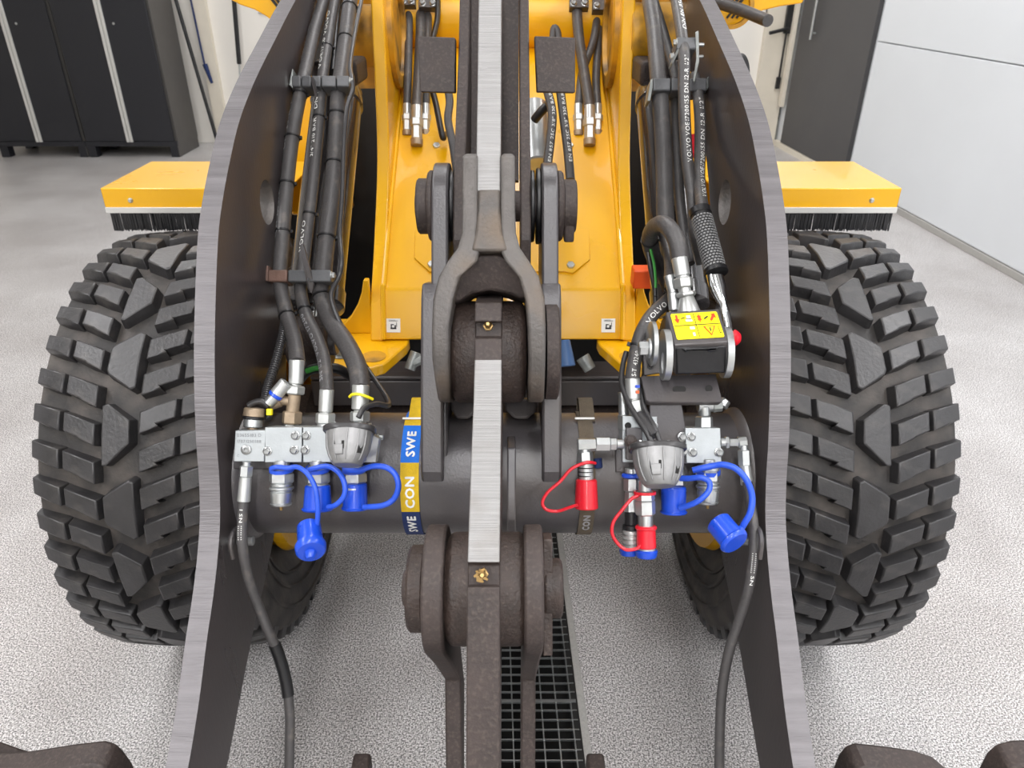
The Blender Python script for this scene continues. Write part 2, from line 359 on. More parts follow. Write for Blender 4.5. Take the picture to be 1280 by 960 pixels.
# poles leaning or hanging by the wall
def pole(name, a, b, r, m, label, cat, extra=None):
    o = MB().rod(a, b, r).build(name, None, m); tag(o, label, cat); return o
pole('broom_stick', PY(272, 178, 10.3), PY(214, -20, 10.45), .022, 'black plastic', 'black stick leaning on the wall beside the cabinets', 'pole')
t = empty('hanging_scraper', PY(258, 95, 10.45), 'blue rod with dark blue grip hanging on the pale wall beside the cabinets', 'tool')
MB().rod(PY(232, -30, 10.45), PY(256, 82, 10.45), .012).build('rod', t, 'strap navy')
MB().rod(PY(256, 80, 10.45), PY(265, 104, 10.45), .032, .018).build('grip', t, 'strap navy')
t = empty('squeegee', PY(298, 60, 10.45), 'black handled squeegee hanging on the white wall behind the left lifting arm', 'tool')
MB().rod(PY(290, -30, 10.45), PY(299, 80, 10.45), .028).build('handle', t, 'black plastic')
MB().rod(PY(299, 80, 10.45), PY(301, 108, 10.45), .012).build('shaft', t, 'zinc')
# ceiling lamp fittings around the area lights
for x, y, z, ly, wx_, p in LAMPS:
    row = 'left' if x < -1 else 'right' if x > 1 else 'middle'; ys = sorted(q[1] for q in LAMPS if q[0] == x); k = ys.index(y)
    t = empty('ceiling_lamp', (x, y, z), 'long flat ceiling lamp, %s in the %s row counted from the far wall' % (('fourth', 'third', 'second', 'first')[k], row), 'ceiling lamp', 'ceiling lamps')
    MB().box((x, y, z+.045), (wx_+.06, ly+.06, .07)).build('housing', t, 'aluminium strip', bevel=.005)
    MB().box((x, y, z+.002), (wx_, ly, .012)).build('diffuser', t, 'lamp diffuser')
# ---------------------------------------------------------------- the loader
WY, WR, HW = 2.13, .68, .232
loader = empty('wheel_loader', (0, WY, 0), 'yellow wheel loader with dark grey lifting arms seen from the front', 'wheel loader')
def crown(x):   # tread radius over the half width x/HW
    t = abs(x)/HW; return WR - .012*t*t - .02*max(0, t-.8)**2*8
def wheel(cx, side):
    """side = +1: outer face towards +x"""
    c = V((cx, WY, WR)); ax = V((side, 0, 0))
    hw = HW; carc = MB()
    pr = [(-.17,.36),(-.20,.37),(-.215,.42),(-.245,.47),(-.262,.53),(-.258,.59),(-.238,.632)]
    pr += [(x, crown(x)-.034) for x in (-.21,-.14,-.07,0,.07,.14,.21)]
    pr += [(-a, r) for a, r in reversed(pr[:7])]
    carc.lathe(c-ax*0, ax, pr, 96, cap=False)
    # ribs on the sidewalls
    for s in (-1, 1):
        for r0, a0 in ((.455,.2405), (.50,.2575), (.56,.263)):
            carc.lathe(c, ax, [(s*(a0-.004), r0-.006), (s*(a0+.004), r0-.004), (s*(a0+.004), r0+.004), (s*(a0-.004), r0+.006)], 96, cap=False)
    carc.m = [1 if False else 0]*len(carc.f)
    ty = carc.build('tyre', loader, ['rubber base'], org=c, angle=50, label='black knobbly tyre on the %s of the picture' % ('right' if side > 0 else 'left'))
    wd = MB(); wd.lathe(c-ax*.262, ax, [(.03,.29),(.004,.30),(0,.375),(.03,.385),(.07,.36),(.10,.30)], 64, cap=False); wd.build('wheel_disc', ty, 'yellow paint', org=c)
    rm = MB(); rm.lathe(c, ax, [(-.19,.37),(-.185,.345),(-.13,.335),(-.05,.31),(.06,.31),(.13,.335),(.185,.345),(.19,.37)], 64, cap=False)
    rm.lathe(c, ax, [(-.06,.312),(-.055,.22),(-.11,.16),(-.16,.12),(-.18,.02)], 48, cap=False)
    rm.lathe(c, ax, [(.0,.312),(.02,.25),(.05,.16),(.07,.02)], 48, cap=False)
    rm.build('rim', ty, 'yellow paint', org=c)
    # tread: N pitches; blocks given as (s, x) polygons on the unrolled tread, s along the rim
    NP = 44; pitch = 2*math.pi/NP; A = pitch*WR
    def block(poly, h=.034, draft=.006, tilt=0):
        me = MB(); cs = sum(p[0] for p in poly)/len(poly); cxx = sum(p[1] for p in poly)/len(poly)
        # densify long edges slightly so the block follows the curve
        pl = []
        for i, p in enumerate(poly):
            q = poly[(i+1) % len(poly)]; pl.append(p)
            if abs(q[0]-p[0]) > .05: pl.append(((p[0]+q[0])/2, (p[1]+q[1])/2))
        n = len(pl); vs = []
        for lev, (dr, ex) in enumerate(((-.036, draft), (-.003, 0), (0, -.003))):
            for s_, x_ in pl:
                ds, dxx = s_-cs, x_-cxx; l = max(1e-6, math.hypot(ds, dxx)); s2 = s_+ds/l*ex; x2 = x_+dxx/l*ex
                r = crown(x2) + dr; a = s2/WR   # angle from the front (towards the camera), growing upwards
                vs.append(c + V((x2*side, -math.cos(a)*r, math.sin(a)*r)))
        fs = [tuple(range(2*n, 3*n))]
        for k in (0, 1):
            for i in range(n): j = (i+1) % n; fs.append((k*n+i, k*n+j, (k+1)*n+j, (k+1)*n+i))
        me.add(vs, fs); return me
    def bar(x0, x1, s0, s1, w0, w1, step=.0):
        """lug running from x0 (s0) to x1 (s1), widths w0, w1 along s, with a step in its lower edge as on the real lugs"""
        xm = (x0+x1)/2; sm = (s0+s1)/2; wm = (w0+w1)/2
        return [(s0-w0/2, x0), (sm-wm/2, xm-.004), (sm-wm/2+step, xm+.004), (s1-w1/2+step, x1), (s1+w1/2, x1), (s0+w0/2, x0)]
    kinds = [
        (bar(.162, .238, .036, .060, .052, .048, .004), 1, 0, 0),       # outer shoulder
        (bar(.070, .152, .000, .032, .056, .054, .006), 1, 0, 0),       # outer second row
        (bar(-.040, -.130, .030, .066, .056, .054, .006), 1, 0, 0),     # inner second row
        (bar(-.142, -.238, .072, .104, .052, .048, .004), 1, 0, 0),     # inner shoulder
        ([(-.078,.052),(.074,.054),(.078,.040),(.036,-.016),(-.022,-.018),(-.034,-.006),(-.078,.040)], 4, 0, 0),   # centre blocks, alternately long on one side
        ([(-.040+2*A,.050),(-.028+2*A,.056),(.034+2*A,.054),(.044+2*A,.044),(.080+2*A,-.014),(.074+2*A,-.026),(-.074+2*A,-.024),(-.080+2*A,-.012)], 4, 0, 0),
    ]
    for poly, stp, _, h in kinds:
        src = block(poly).build('tread_block', ty, 'rubber tyre', org=c, angle=30, bevel=.0018, seg=1)
        src.rotation_euler = (0, 0, 0)
        for k in range(stp, NP, stp):
            o = src.copy(); COL.objects.link(o); o.parent = ty; o.rotation_euler = (-k*pitch, 0, 0)
    return ty
tyre_l = wheel(-.937, -1); tyre_r = wheel(.927, 1)

def fender(side):
    m = lambda x: x*side
    f = MB(); xo, xi, yf, yb, zt, zb = 1.245, .66, 2.315, 2.69, 1.468, 1.408; t = .005
    def sheet(pts, nrm): f.prism([V(p) for p in pts], (0,0,0), nrm)
    f.box((m((xo+xi)/2), (yf+yb)/2, zt-t/2), (xo-xi, yb-yf, t)); f.box((m((xo+xi)/2), yf+t/2, (zt+zb)/2-.001), (xo-xi, t, zt-zb))
    f.box((m(xo-t/2), (yf+yb)/2, (zt+zb)/2-.001), (t, yb-yf, zt-zb)); f.box((m((xo+xi)/2), yb-t/2, (zt+zb)/2-.06), (xo-xi, t, .18))
    o = f.build('fender', loader, 'yellow paint', bevel=.004, label='yellow mudguard over the %s tyre' % ('right' if side > 0 else 'left'), seg=3)
    MB().box((m((xo+xi)/2+.002), yf-.003, zb-.008), (xo-xi-.006, .006, .018)).build('edge_strip', o, 'aluminium strip', bevel=.001, label='white aluminium strip along the lower edge')
    b = MB()
    MB().rod((m(1.16), yf+.002, zt-.038), (m(1.16), yf-.006, zt-.038), .009, .006).build('screw', o, 'zinc')
    MB().rod((m(.80), yf-.004, zb-.008), (m(.80), yf-.009, zb-.008), .003, .002, n=10).build('screw', o, 'steel paint')
    x = xi+.01
    while x < xo-.012:
        l = .056 + random.uniform(-.004, .004); w_ = .0030; jx = random.uniform(-.002,.002); yy = yf-.002+random.uniform(-.004,.006)
        b.add([V((m(x), yy, zb-.016)), V((m(x+w_), yy, zb-.016)), V((m(x+w_+jx), yy-.001, zb-.016-l)), V((m(x+jx), yy-.001, zb-.016-l)),
               V((m(x), yy+.0022, zb-.016)), V((m(x+w_), yy+.0022, zb-.016)), V((m(x+w_+jx), yy, zb-.016-l)), V((m(x+jx), yy, zb-.016-l))],
              [(0,1,2,3),(5,4,7,6),(0,3,7,4),(1,5,6,2),(3,2,6,7)]); x += .0011
    b.build('brush', o, 'bristle', kind='stuff', label='row of black bristles hanging over the tyre')
fender(-1); fender(1)
# ---------------------------------------------------------------- lifting arms (two thick plates) and cross tube
AX, AT = .500, .036
ARM_F = [(-60,2.05),(0,1.775),(50,1.62),(100,1.495),(150,1.41),(200,1.362),(250,1.327),(300,1.306),(400,1.293),(480,1.292),(550,1.30),(600,1.312),(650,1.315),(700,1.303),(750,1.283),(800,1.258),(880,1.225),(960,1.185),(1060,1.13)]
ARM_B = [(1060,1.26),(960,1.344),(910,1.383),(850,1.43),(772,1.50),(720,1.56),(640,1.64),(560,1.68),(450,1.70),(400,1.655),(340,1.60),(290,1.666),(200,1.714),(100,1.846),(0,2.07),(-60,2.28)]
def yz(lst): return [S(y, d) for y, d in lst]
def smooth2(l, k=4):
    return [(p.y, p.z) for p in curve([V((0, a, b)) for a, b in l], k)]
for s in (-1, 1):
    fr = smooth2(yz(ARM_F)); bk = smooth2(yz(ARM_B)); out = fr + bk
    # round hole, joined to the outline by a slit towards the front edge
    hc = PX(334, 253, -.482); hy, hz, hr = hc.y, hc.z, .046
    k = min(range(len(fr)), key=lambda i: (fr[i][0]-hy)**2 + (fr[i][1]-hz)**2)
    a0 = math.atan2(fr[k][1]-hz, fr[k][0]-hy); hole = [(hy+hr*math.cos(a0-2*math.pi*i/40), hz+hr*math.sin(a0-2*math.pi*i/40)) for i in range(41)]
    sgn = 1
    area = sum(out[i][0]*out[(i+1) % len(out)][1]-out[(i+1) % len(out)][0]*out[i][1] for i in range(len(out)))
    if area < 0: hole = [(hy+hr*math.cos(a0+2*math.pi*i/40), hz+hr*math.sin(a0+2*math.pi*i/40)) for i in range(41)]
    if area > 0: pass
    poly = fr[:k+1] + hole + fr[k:] + bk
    nf = k+1; nh = len(hole)
    def pm(i, nf=nf, nh=nh, n1=len(fr)+1+len(hole)): return 2 if nf-1 <= i < nf+nh else (1 if i < n1 else 0)
    mb = MB(); x0 = s*AX
    mb.prism([V((x0, y, z)) for y, z in poly], (-AT/2,0,0), (AT/2,0,0), pm=pm, sm=0)
    # drop the slit's own faces
    keep = [i for i, f in enumerate(mb.f) if not (len(f) == 4 and i-2 in (nf-1, nf+nh-1))]
    mb.f = [mb.f[i] for i in keep]; mb.m = [mb.m[i] for i in keep]
    arm = mb.build('lifting_arm', loader, ['steel paint plate', 'lit steel edge', 'cast steel'], angle=30, label='thick dark grey lifting arm plate on the %s' % ('left' if s < 0 else 'right'))
TC = V((0, 1.226, 1.173)); TR = .12
mb = MB(); mb.lathe(V((-AX+AT/2-.004, TC.y, TC.z)), (1,0,0), [(0, TR+.012), (.012, TR+.010), (.022, TR), (2*AX-AT-.014, TR), (2*AX-AT-.004, TR+.010), (2*AX-AT+.008, TR+.012)], 96)
tube = mb.build('cross_tube', loader, 'steel paint', label='thick dark grey tube between the lifting arms')
# wire hooks with bolts on the inner faces near the bottom
for s, px in ((-1, 297), (1, 942)):
    X = s*(AX-AT/2); y0 = 676
    mb = MB(); p = PX(px if s < 0 else 935, y0, X-s*.001); mb.rod(p, p+V((-s*.03,0,0)), .009); mb.build('hook_bolt', loader, 'zinc')
    mb = MB(); q = [PX(291 if s < 0 else 950, 698, X-s*.012), PX(288 if s < 0 else 952, 680, X-s*.012), PX(292 if s < 0 else 950, 664, X-s*.012), PX(303 if s < 0 else 944, 657, X-s*.012)]
    mb.tube(q, .0042, n=8); mb.build('wire_hook', loader, 'steel paint')

# ---------------------------------------------------------------- lugs on the tube carrying the bell crank
def plate_yz(poly, x0, x1, mats, name, parent=loader, bevel=.003, k=0, **kw):
    pts = smooth2(poly, k) if k else poly; mb = MB(); mb.prism([V((0, y, z)) for y, z in pts], (x0,0,0), (x1,0,0), em=kw.pop('em', 0), sm=0)
    return mb.build(name, parent, mats, bevel=bevel, **kw)
PIN = V((0, *S(258, 1.475)))        # upper pivot
PR = .083
def arc(c, r, a0, a1, n=14): return [(c[0]+r*math.cos(math.radians(a0+(a1-a0)*i/n)), c[1]+r*math.sin(math.radians(a0+(a1-a0)*i/n))) for i in range(n+1)]
fa = math.degrees(math.atan2(N.z, N.y))      # direction of the plane normal in the YZ plane (about 151 deg)
for s, (xa, xb) in ((-1, (-.117, -.086)), (1, (.090, .121))):
    poly = [S(604, 1.392), S(560, 1.386), S(470, 1.388), S(340, 1.39)] + arc((PIN.y, PIN.z), PR, fa+0, fa-190, 18)[0:] + [S(400, 1.62), S(560, 1.60), S(620, 1.5)]
    lug = plate_yz(poly, xa, xb, ['steel paint'], 'pivot_lug', bevel=.004, angle=30, label='upright dark plate welded on the cross tube')
    # thicker lower cheek plate
    xo, xi = (-.134, -.092) if s < 0 else (.089, .125)
    poly = [S(602, 1.378), S(590, 1.365), S(470, 1.365), S(372, 1.372), S(354, 1.388), S(352, 1.46), S(430, 1.55), S(560, 1.56), S(620, 1.5)]
    plate_yz(poly, xo, xi, ['steel paint'], 'cheek_plate', parent=lug, bevel=.005, angle=30)
# pin with its collars, washers and end caps
mb = MB(); mb.rod(PIN+V((-.156,0,0)), PIN+V((.160,0,0)), .03, n=32)
pin = mb.build('pivot_pin', loader, 'steel paint dirty')
mb = MB()
for a, b, r in ((-.152,-.129,.054), (-.130,-.116,.069), (.120,.134,.068), (.133,.160,.052)): MB().rod(PIN+V((a,0,0)), PIN+V((b,0,0)), r, n=48, ch=.06).build('pin_collar', pin, 'steel paint dirty')
mb = MB()
for a, b, r in ((-.086,-.078,.07), (-.076,-.066,.062), (.070,.078,.07), (.081,.090,.074)): MB().rod(PIN+V((a,0,0)), PIN+V((b,0,0)), r, n=40, ch=.03).build('grease_washer', pin, 'black plastic')
mb = MB(); mb.box(PIN+V((.146,-.030,-.035)), (.02,.03,.05)); mb.build('lock_plate', pin, 'steel paint dirty', bevel=.004)

# ---------------------------------------------------------------- tilt lever: two dark side plates with a cross plate, behind the bright link
def top_plate(xa, xb):
    poly = [S(-60, 1.62), S(60, 1.56), S(160, 1.47), S(230, 1.415), S(300, 1.405), S(352, 1.44), S(345, 1.56), S(250, 1.60), S(140, 1.66), S(0, 1.78), S(-60, 1.84)]
    return plate_yz(poly, xa, xb, ['steel paint dirty'], 'lever_plate', bevel=.003, angle=30, k=0)
top_plate(-.078, -.056); tp = top_plate(.050, .070)
mb = MB(); mb.box(P(583.5, 60, 1.70), (.02,.03,.3), (CR, N, CU)); 
mb = MB(); bw = P(612, 60, 1.66); mb.box(P(612, 70, 1.66), (.130, .02, .56), (CR, N, CU)); mb.build('back_web', tp, 'steel paint dirty')
for x0, x1, y0, y1, d in ((522, 569, 45, 115, 1.55), (668, 719, 45, 115, 1.55)):
    mb = MB(); mb.prism([P(x0, y0, d), P(x1, y0+2, d), P(x1, y1+1, d), P(x0+3, y1, d)], (0,0,0), CF*.035+CU*.012)
    mb.build('stop_plate', loader, 'steel paint dirty', bevel=.0025, label='square dark stop plate %s of the bright strip' % ('left' if x0 < 600 else 'right'))

# ---------------------------------------------------------------- bright link bar with its cast fork
XC = -.006
bar_f = [(-60,1.40),(0,1.36),(100,1.315),(190,1.275),(240,1.255)]
bar_b = [(250,1.33),(260,1.36),(190,1.38),(100,1.44),(0,1.50),(-60,1.55)]
mb = MB(); mb.prism([V((XC, y, z)) for y, z in yz(bar_f)+yz(bar_b)], (-.0212,0,0), (.0212,0,0), pm=lambda i: 1 if i < len(bar_f) else 0)
link = mb.build('link_bar', loader, ['steel paint dirty', 'machined steel'], bevel=.0025, angle=30, label='bright machined front edge of the upper link bar')
def loft(sections, name, parent, mats, **kw):
    """sections: list of (xl, xr, front point yz, back point yz)"""
    mb = MB(); vs = []
    for xl, xr, (fy, fz), (by, bz) in sections: vs += [V((xl, fy, fz)), V((xr, fy, fz)), V((xr, by, bz)), V((xl, by, bz))]
    fs = [(3,2,1,0), tuple(len(vs)-4+i for i in range(4))]
    for k in range(len(sections)-1):
        for i in range(4): j = (i+1) % 4; fs.append((k*4+i, k*4+j, k*4+4+j, k*4+4+i))
    mb.add(vs, fs); return mb.build(name, parent, mats, **kw)
# socket casting round the bar
def X(px, d): return (px-640)/FPX*d + CX
secs = []
for y, xl, xr, d in ((192,580,596,1.272),(196,578,597,1.258),(230,577.5,597,1.25),(262,577.5,597,1.238),(292,577,597,1.228),(310,572,600,1.22),(326,560,597,1.215),(346,548,575,1.213),(375,541,566,1.207),(410,539.5,561,1.203),(450,540,560.5,1.212),(480,544,562,1.235),(498,547,563,1.262),(503,549,564,1.30)):
    secs.append((X(xl, d), X(xr, d), S(y, d), S(y, d+ (.10 if y < 300 else .13 if y < 360 else .19 if y < 420 else .18 if y < 490 else .10))))
fk = loft(secs, 'fork', link, 'cast steel', bevel=.007, angle=50, seg=3, label='grey cast fork of the upper link')
secs = []
for y, xl, xr, d in ((192,627,642,1.272),(196,626,643.5,1.258),(230,626,644,1.25),(262,626,644,1.238),(292,626,645,1.228),(310,624,650,1.22),(326,631,661,1.215),(346,648,674,1.213),(375,657,681,1.207),(410,660,682.5,1.203),(450,661,682,1.212),(480,660,681,1.235),(498,660,680,1.262),(503,660,679,1.30)):
    secs.append((X(xl, d), X(xr, d), S(y, d), S(y, d+ (.10 if y < 300 else .13 if y < 360 else .19 if y < 420 else .18 if y < 490 else .10))))
loft(secs, 'fork', link, 'cast steel', bevel=.007, angle=50, seg=3)
mb = MB(); mb.prism([P(596.5,236,1.2515), P(626.5,236,1.2515), P(626,262,1.241), P(628,290,1.226), P(636,314,1.216), P(588,314,1.216), P(594,290,1.226), P(596,262,1.241)], (0,0,0), CF*.1); mb.build('fork_bridge', link, 'cast steel', bevel=.006)
# arched web between the fork arms
pts = [P(570,345,1.235), P(585,326,1.235), P(600,317,1.235), P(624,317,1.235), P(640,326,1.235), P(656,345,1.235), P(662,372,1.25), P(650,372,1.26), P(635,366,1.26), P(612,362,1.26), P(590,366,1.26), P(575,376,1.26), P(562,380,1.25)]
mb = MB(); mb.prism(pts, CF*.004, CF*.09); mb.build('fork_web', link, 'steel paint dirty', bevel=.004, angle=60)

# ---------------------------------------------------------------- lower lever: two hubs joined by a plate with a bright edge
H1 = V((0, *S(440, 1.335))); H2 = V((0, *S(735, 1.115)))
mb = MB(); mb.lathe(V((X(562,1.26), H1.y, H1.z)), (1,0,0), [(0,.080),(.006,.088),(.012,.091),(.118,.091),(.124,.088),(.130,.080)], 64)
hub = mb.build('lever_hub', loader, 'brown hub', label='rusty brown round hub between the fork arms')
mb = MB(); mb.lathe(V((X(684,1.26), H1.y, H1.z)), (1,0,0), [(0,.085),(.02,.085),(.023,.08)], 48); mb.build('hub_cap', hub, 'steel paint dirty')
mb = MB(); mb.lathe(V((X(556,1.06), H2.y, H2.z)), (1,0,0), [(0,.074),(.006,.081),(.012,.083),(.105,.083),(.111,.081),(.117,.074)], 64)
hub2 = mb.build('lever_hub', loader, 'brown hub', label='rusty brown round hub above the floor drain')
F1 = [(378,1.235),(392,1.226),(402,1.224)]; N1 = [(403,1.246),(421,1.243)]; F2 = [(423,1.222),(450,1.215),(500,1.185),(560,1.125),(600,1.092),(650,1.055),(690,1.03),(703,1.022)]
N2 = [(706,1.036),(731,1.032)]; F3 = [(734,1.014),(800,1.006),(880,1.0),(960,.995),(1040,.99)]
B1 = [(1040,1.16),(960,1.15),(880,1.16),(820,1.18),(740,1.25),(650,1.26),(560,1.31),(480,1.42),(420,1.47),(372,1.44),(368,1.33)]
pts = yz(F1+N1+F2+N2+F3+B1); nmat = {}
def pml(i):
    a = len(F1)+len(N1)
    return 1 if a+1 <= i < a+len(F2)-1 else 0
mb = MB(); mb.prism([V((XC+.001, y, z)) for y, z in pts], (-.0225,0,0), (.0225,0,0), pm=pml)
mb.build('lever_plate', loader, ['steel paint dirty', 'machined steel'], bevel=.0022, angle=30, label='lower lever plate, its front edge bright above and brown below')
for (x, y, d) in ((610, 408, 1.24), (603, 719, 1.03)):
    mb = MB(); p = P(x, y, d); mb.lathe(p-N*.008, N+CU*.15, [(0,.0085),(.008,.0085),(.009,.006),(.014,.0055),(.016,.0035),(.020,.0045),(.022,.003)], 6)
    if y > 500:
        for k in range(14): mb.box(p+CR*random.uniform(-.010,.008)+CU*random.uniform(-.010,.010)+N*random.uniform(.002,.010), (.007,.004,.003), (CR*math.cos(k)+CU*math.sin(k), N, -CR*math.sin(k)+CU*math.cos(k)))
    mb.build('grease_nipple', loader, 'brass', label='brass grease nipple' if y < 500 else 'brass grease nipple caked with dry grease')
# saddle pieces between the lugs on top of the tube
for x0, x1 in ((562, 596), (630, 672)):
    mb = MB(); mb.prism([P(x0,498,1.44), P(x1,498,1.44), P(x1-2,515,1.43), P((x0+x1)/2+8,524,1.425), P((x0+x1)/2-8,524,1.425), P(x0+2,513,1.43)], (0,0,0), CF*.08); mb.build('saddle', tube, 'steel paint', bevel=.006)
mb = MB(); mb.prism([V((XC+.035, y, z)) for y, z in yz([(545,1.41),(560,1.36),(600,1.345),(650,1.345),(668,1.38),(650,1.5),(560,1.5)])], (-.004,0,0), (.012,0,0)); mb.build('gusset', tube, 'steel paint', bevel=.003)
# links either side of the lower hub, running down to the attachment
for xa, xb, s in ((-.0925, -.062, -1), (.051, .0785, 1)):
    poly = arc((H2.y, H2.z), .094, fa+65, fa-75, 18)[::-1]
    poly = arc((H2.y, H2.z), .094, fa-150, fa+62, 26) + [S(830, 1.20), S(850, 1.40), S(960, 1.42), S(1040, 1.43), S(1040, 1.50), S(960, 1.50), S(850, 1.50), S(760, 1.30)]
    plate_yz(poly, xa, xb, ['steel paint dirty'], 'link_plate', bevel=.004, angle=30, label='brown link plate with a round eye %s of the lower hub' % ('left' if s < 0 else 'right'))
pin2 = MB().rod(H2+V((-.128,0,0)), H2+V((.108,0,0)), .028, n=32).build('hub_pin', loader, 'steel paint dirty')
MB().rod(H2+V((-.119,0,0)), H2+V((-.0925,0,0)), .064, n=48, ch=.07).build('pin_head', pin2, 'brown hub')
MB().rod(H2+V((-.124,0,.012)), H2+V((-.118,0,.012)), .018, n=24).build('pin_plug', pin2, 'fitting white', label='white plug in the pin head')
mb = MB(); mb.rod(H2+V((.0785,0,0)), H2+V((.109,0,0)), .044, n=48, ch=.1); mb.box(H2+V((.086,-.01,.0)), (.014,.05,.17), (CR, N, CU)); mb.build('lock_plate', pin2, 'brown hub', bevel=.002)

# ---------------------------------------------------------------- yellow front frame
TX = .010; TA = .356
SF = [(372,2.0),(300,2.05),(200,2.095),(100,2.056),(0,2.0),(-60,1.97)]
for s in (-1, 1):
    a = smooth2(yz(SF), 4)
    poly = [S(426, 2.0)] + a + [S(-60, 2.9), S(200, 2.8), S(426, 2.5)]
    xa = TX + s*TA; mb = MB(); mb.prism([V((xa, y, z)) for y, z in poly], (0,0,0), (-s*.034,0,0)); sp = mb.build('side_plate', loader, 'yellow paint', bevel=.004, angle=40, label='tall yellow side plate of the front frame, %s' % ('left' if s < 0 else 'right'))
    # bearing boss on the inner face near the top
    c = V((TX+s*(TA-.034), *S(40, 2.2))); mb = MB(); mb.lathe(c, (-s,0,0), [(0,.155),(.014,.155),(.016,.148),(.016,.12),(.002,.118)], 48); mb.build('bearing_boss', sp, 'yellow paint worn')
mb = MB(); xl, xr = TX-TA+.03, TX+TA-.03
prof = [(425,2.0),(365,1.985),(358,1.995),(350,2.01),(240,2.13),(80,2.38),(60,2.46)]
pts = yz(prof); vs = [V((x, y, z)) for y, z in pts for x in (xl, xr)]
bk = [V((x, y+.03, z)) for y, z in pts for x in (xl, xr)]; nvp = len(vs)
fs = []
for k in range(len(pts)-1): fs.append((2*k, 2*k+1, 2*k+3, 2*k+2)); fs.append((nvp+2*k, nvp+2*k+2, nvp+2*k+3, nvp+2*k+1)); fs.append((2*k, 2*k+2, nvp+2*k+2, nvp+2*k)); fs.append((2*k+1, nvp+2*k+1, nvp+2*k+3, 2*k+3))
fs += [(0,nvp,nvp+1,1), (nvp-2,nvp-1,2*nvp-1,2*nvp-2)]
mb.add(vs+bk, fs); front = mb.build('front_plate', loader, 'yellow paint', bevel=.006, angle=50, seg=3, label='sloping yellow front plate of the frame')
# weld seams beside the front plate
for s in (-1, 1):
    mb = MB(); mb.tube([V((TX+s*(TA-.036), y-.004, z+.004)) for y, z in pts[:6]], .007, n=8, smooth=3); mb.build('weld_seam', front, 'yellow paint')
# cover plate and bolts
A_, B_ = V((0, *pts[4])), V((0, *pts[3])); dn = V((0, B_.y-A_.y, B_.z-A_.z)).normalized()
o0, o1 = V((0, *pts[3])), V((0, *pts[5])); slope = (o1-o0).normalized(); nrm = V((1,0,0)).cross(slope).normalized(); nrm = nrm if nrm.y < 0 else -nrm
def on_front(px, py):   # point of the sloping front plate seen at the pixel
    r = ray(px, py); return CO + r*((o0-CO).dot(nrm)/r.dot(nrm))
cv = [on_front(*q) for q in ((521,198),(533,186),(724,186),(735,198),(737,326),(716,343),(706,341),(548,341),(537,341),(518,324))]
mb = MB(); mb.prism(cv, nrm*.001, nrm*.007); cov = mb.build('cover_plate', front, 'yellow paint', bevel=.0015)
for q in ((546,185),(540,333),(713,334),(712,185)):
    mb = MB(); bolt(mb, on_front(*q)+nrm*.003, nrm, .011, .012); mb.build('bolt', front, 'zinc')
# head tube and its bracket at the top of the frame
mb = MB(); c = V((0, *S(20, 2.46))); mb.lathe(V((xl, c.y, c.z)), (1,0,0), [(0,.105),(xr-xl,.105)], 64); mb.build('head_tube', loader, 'yellow paint', label='thick yellow tube across the top of the frame')
mb = MB(); mb.box(V((TX, S(82,2.42)[0], S(82,2.42)[1]-.02)), (xr-xl, .03, .05)); mb.box(V((TX, 2.72, 1.95)), (xr-xl, .04, .7)); mb.build('head_plate', loader, 'yellow paint', bevel=.004)
# rusty pivot shafts seen beside the frame
for s, px in ((-1, 458), (1, 803)):
    c = PX(px, 45, s*.40); mb = MB(); mb.rod(V((s*.36, c.y, c.z)), V((s*.50, c.y, c.z)), .085, n=48, ch=.05); mb.build('arm_pivot', loader, 'yellow paint worn', label='worn yellow arm pivot with old grease')
    mb = MB(); mb.box(V((s*.43, c.y+.12, c.z-.03)), (.14,.03,.26)); mb.build('pivot_bracket', loader, 'yellow paint worn')
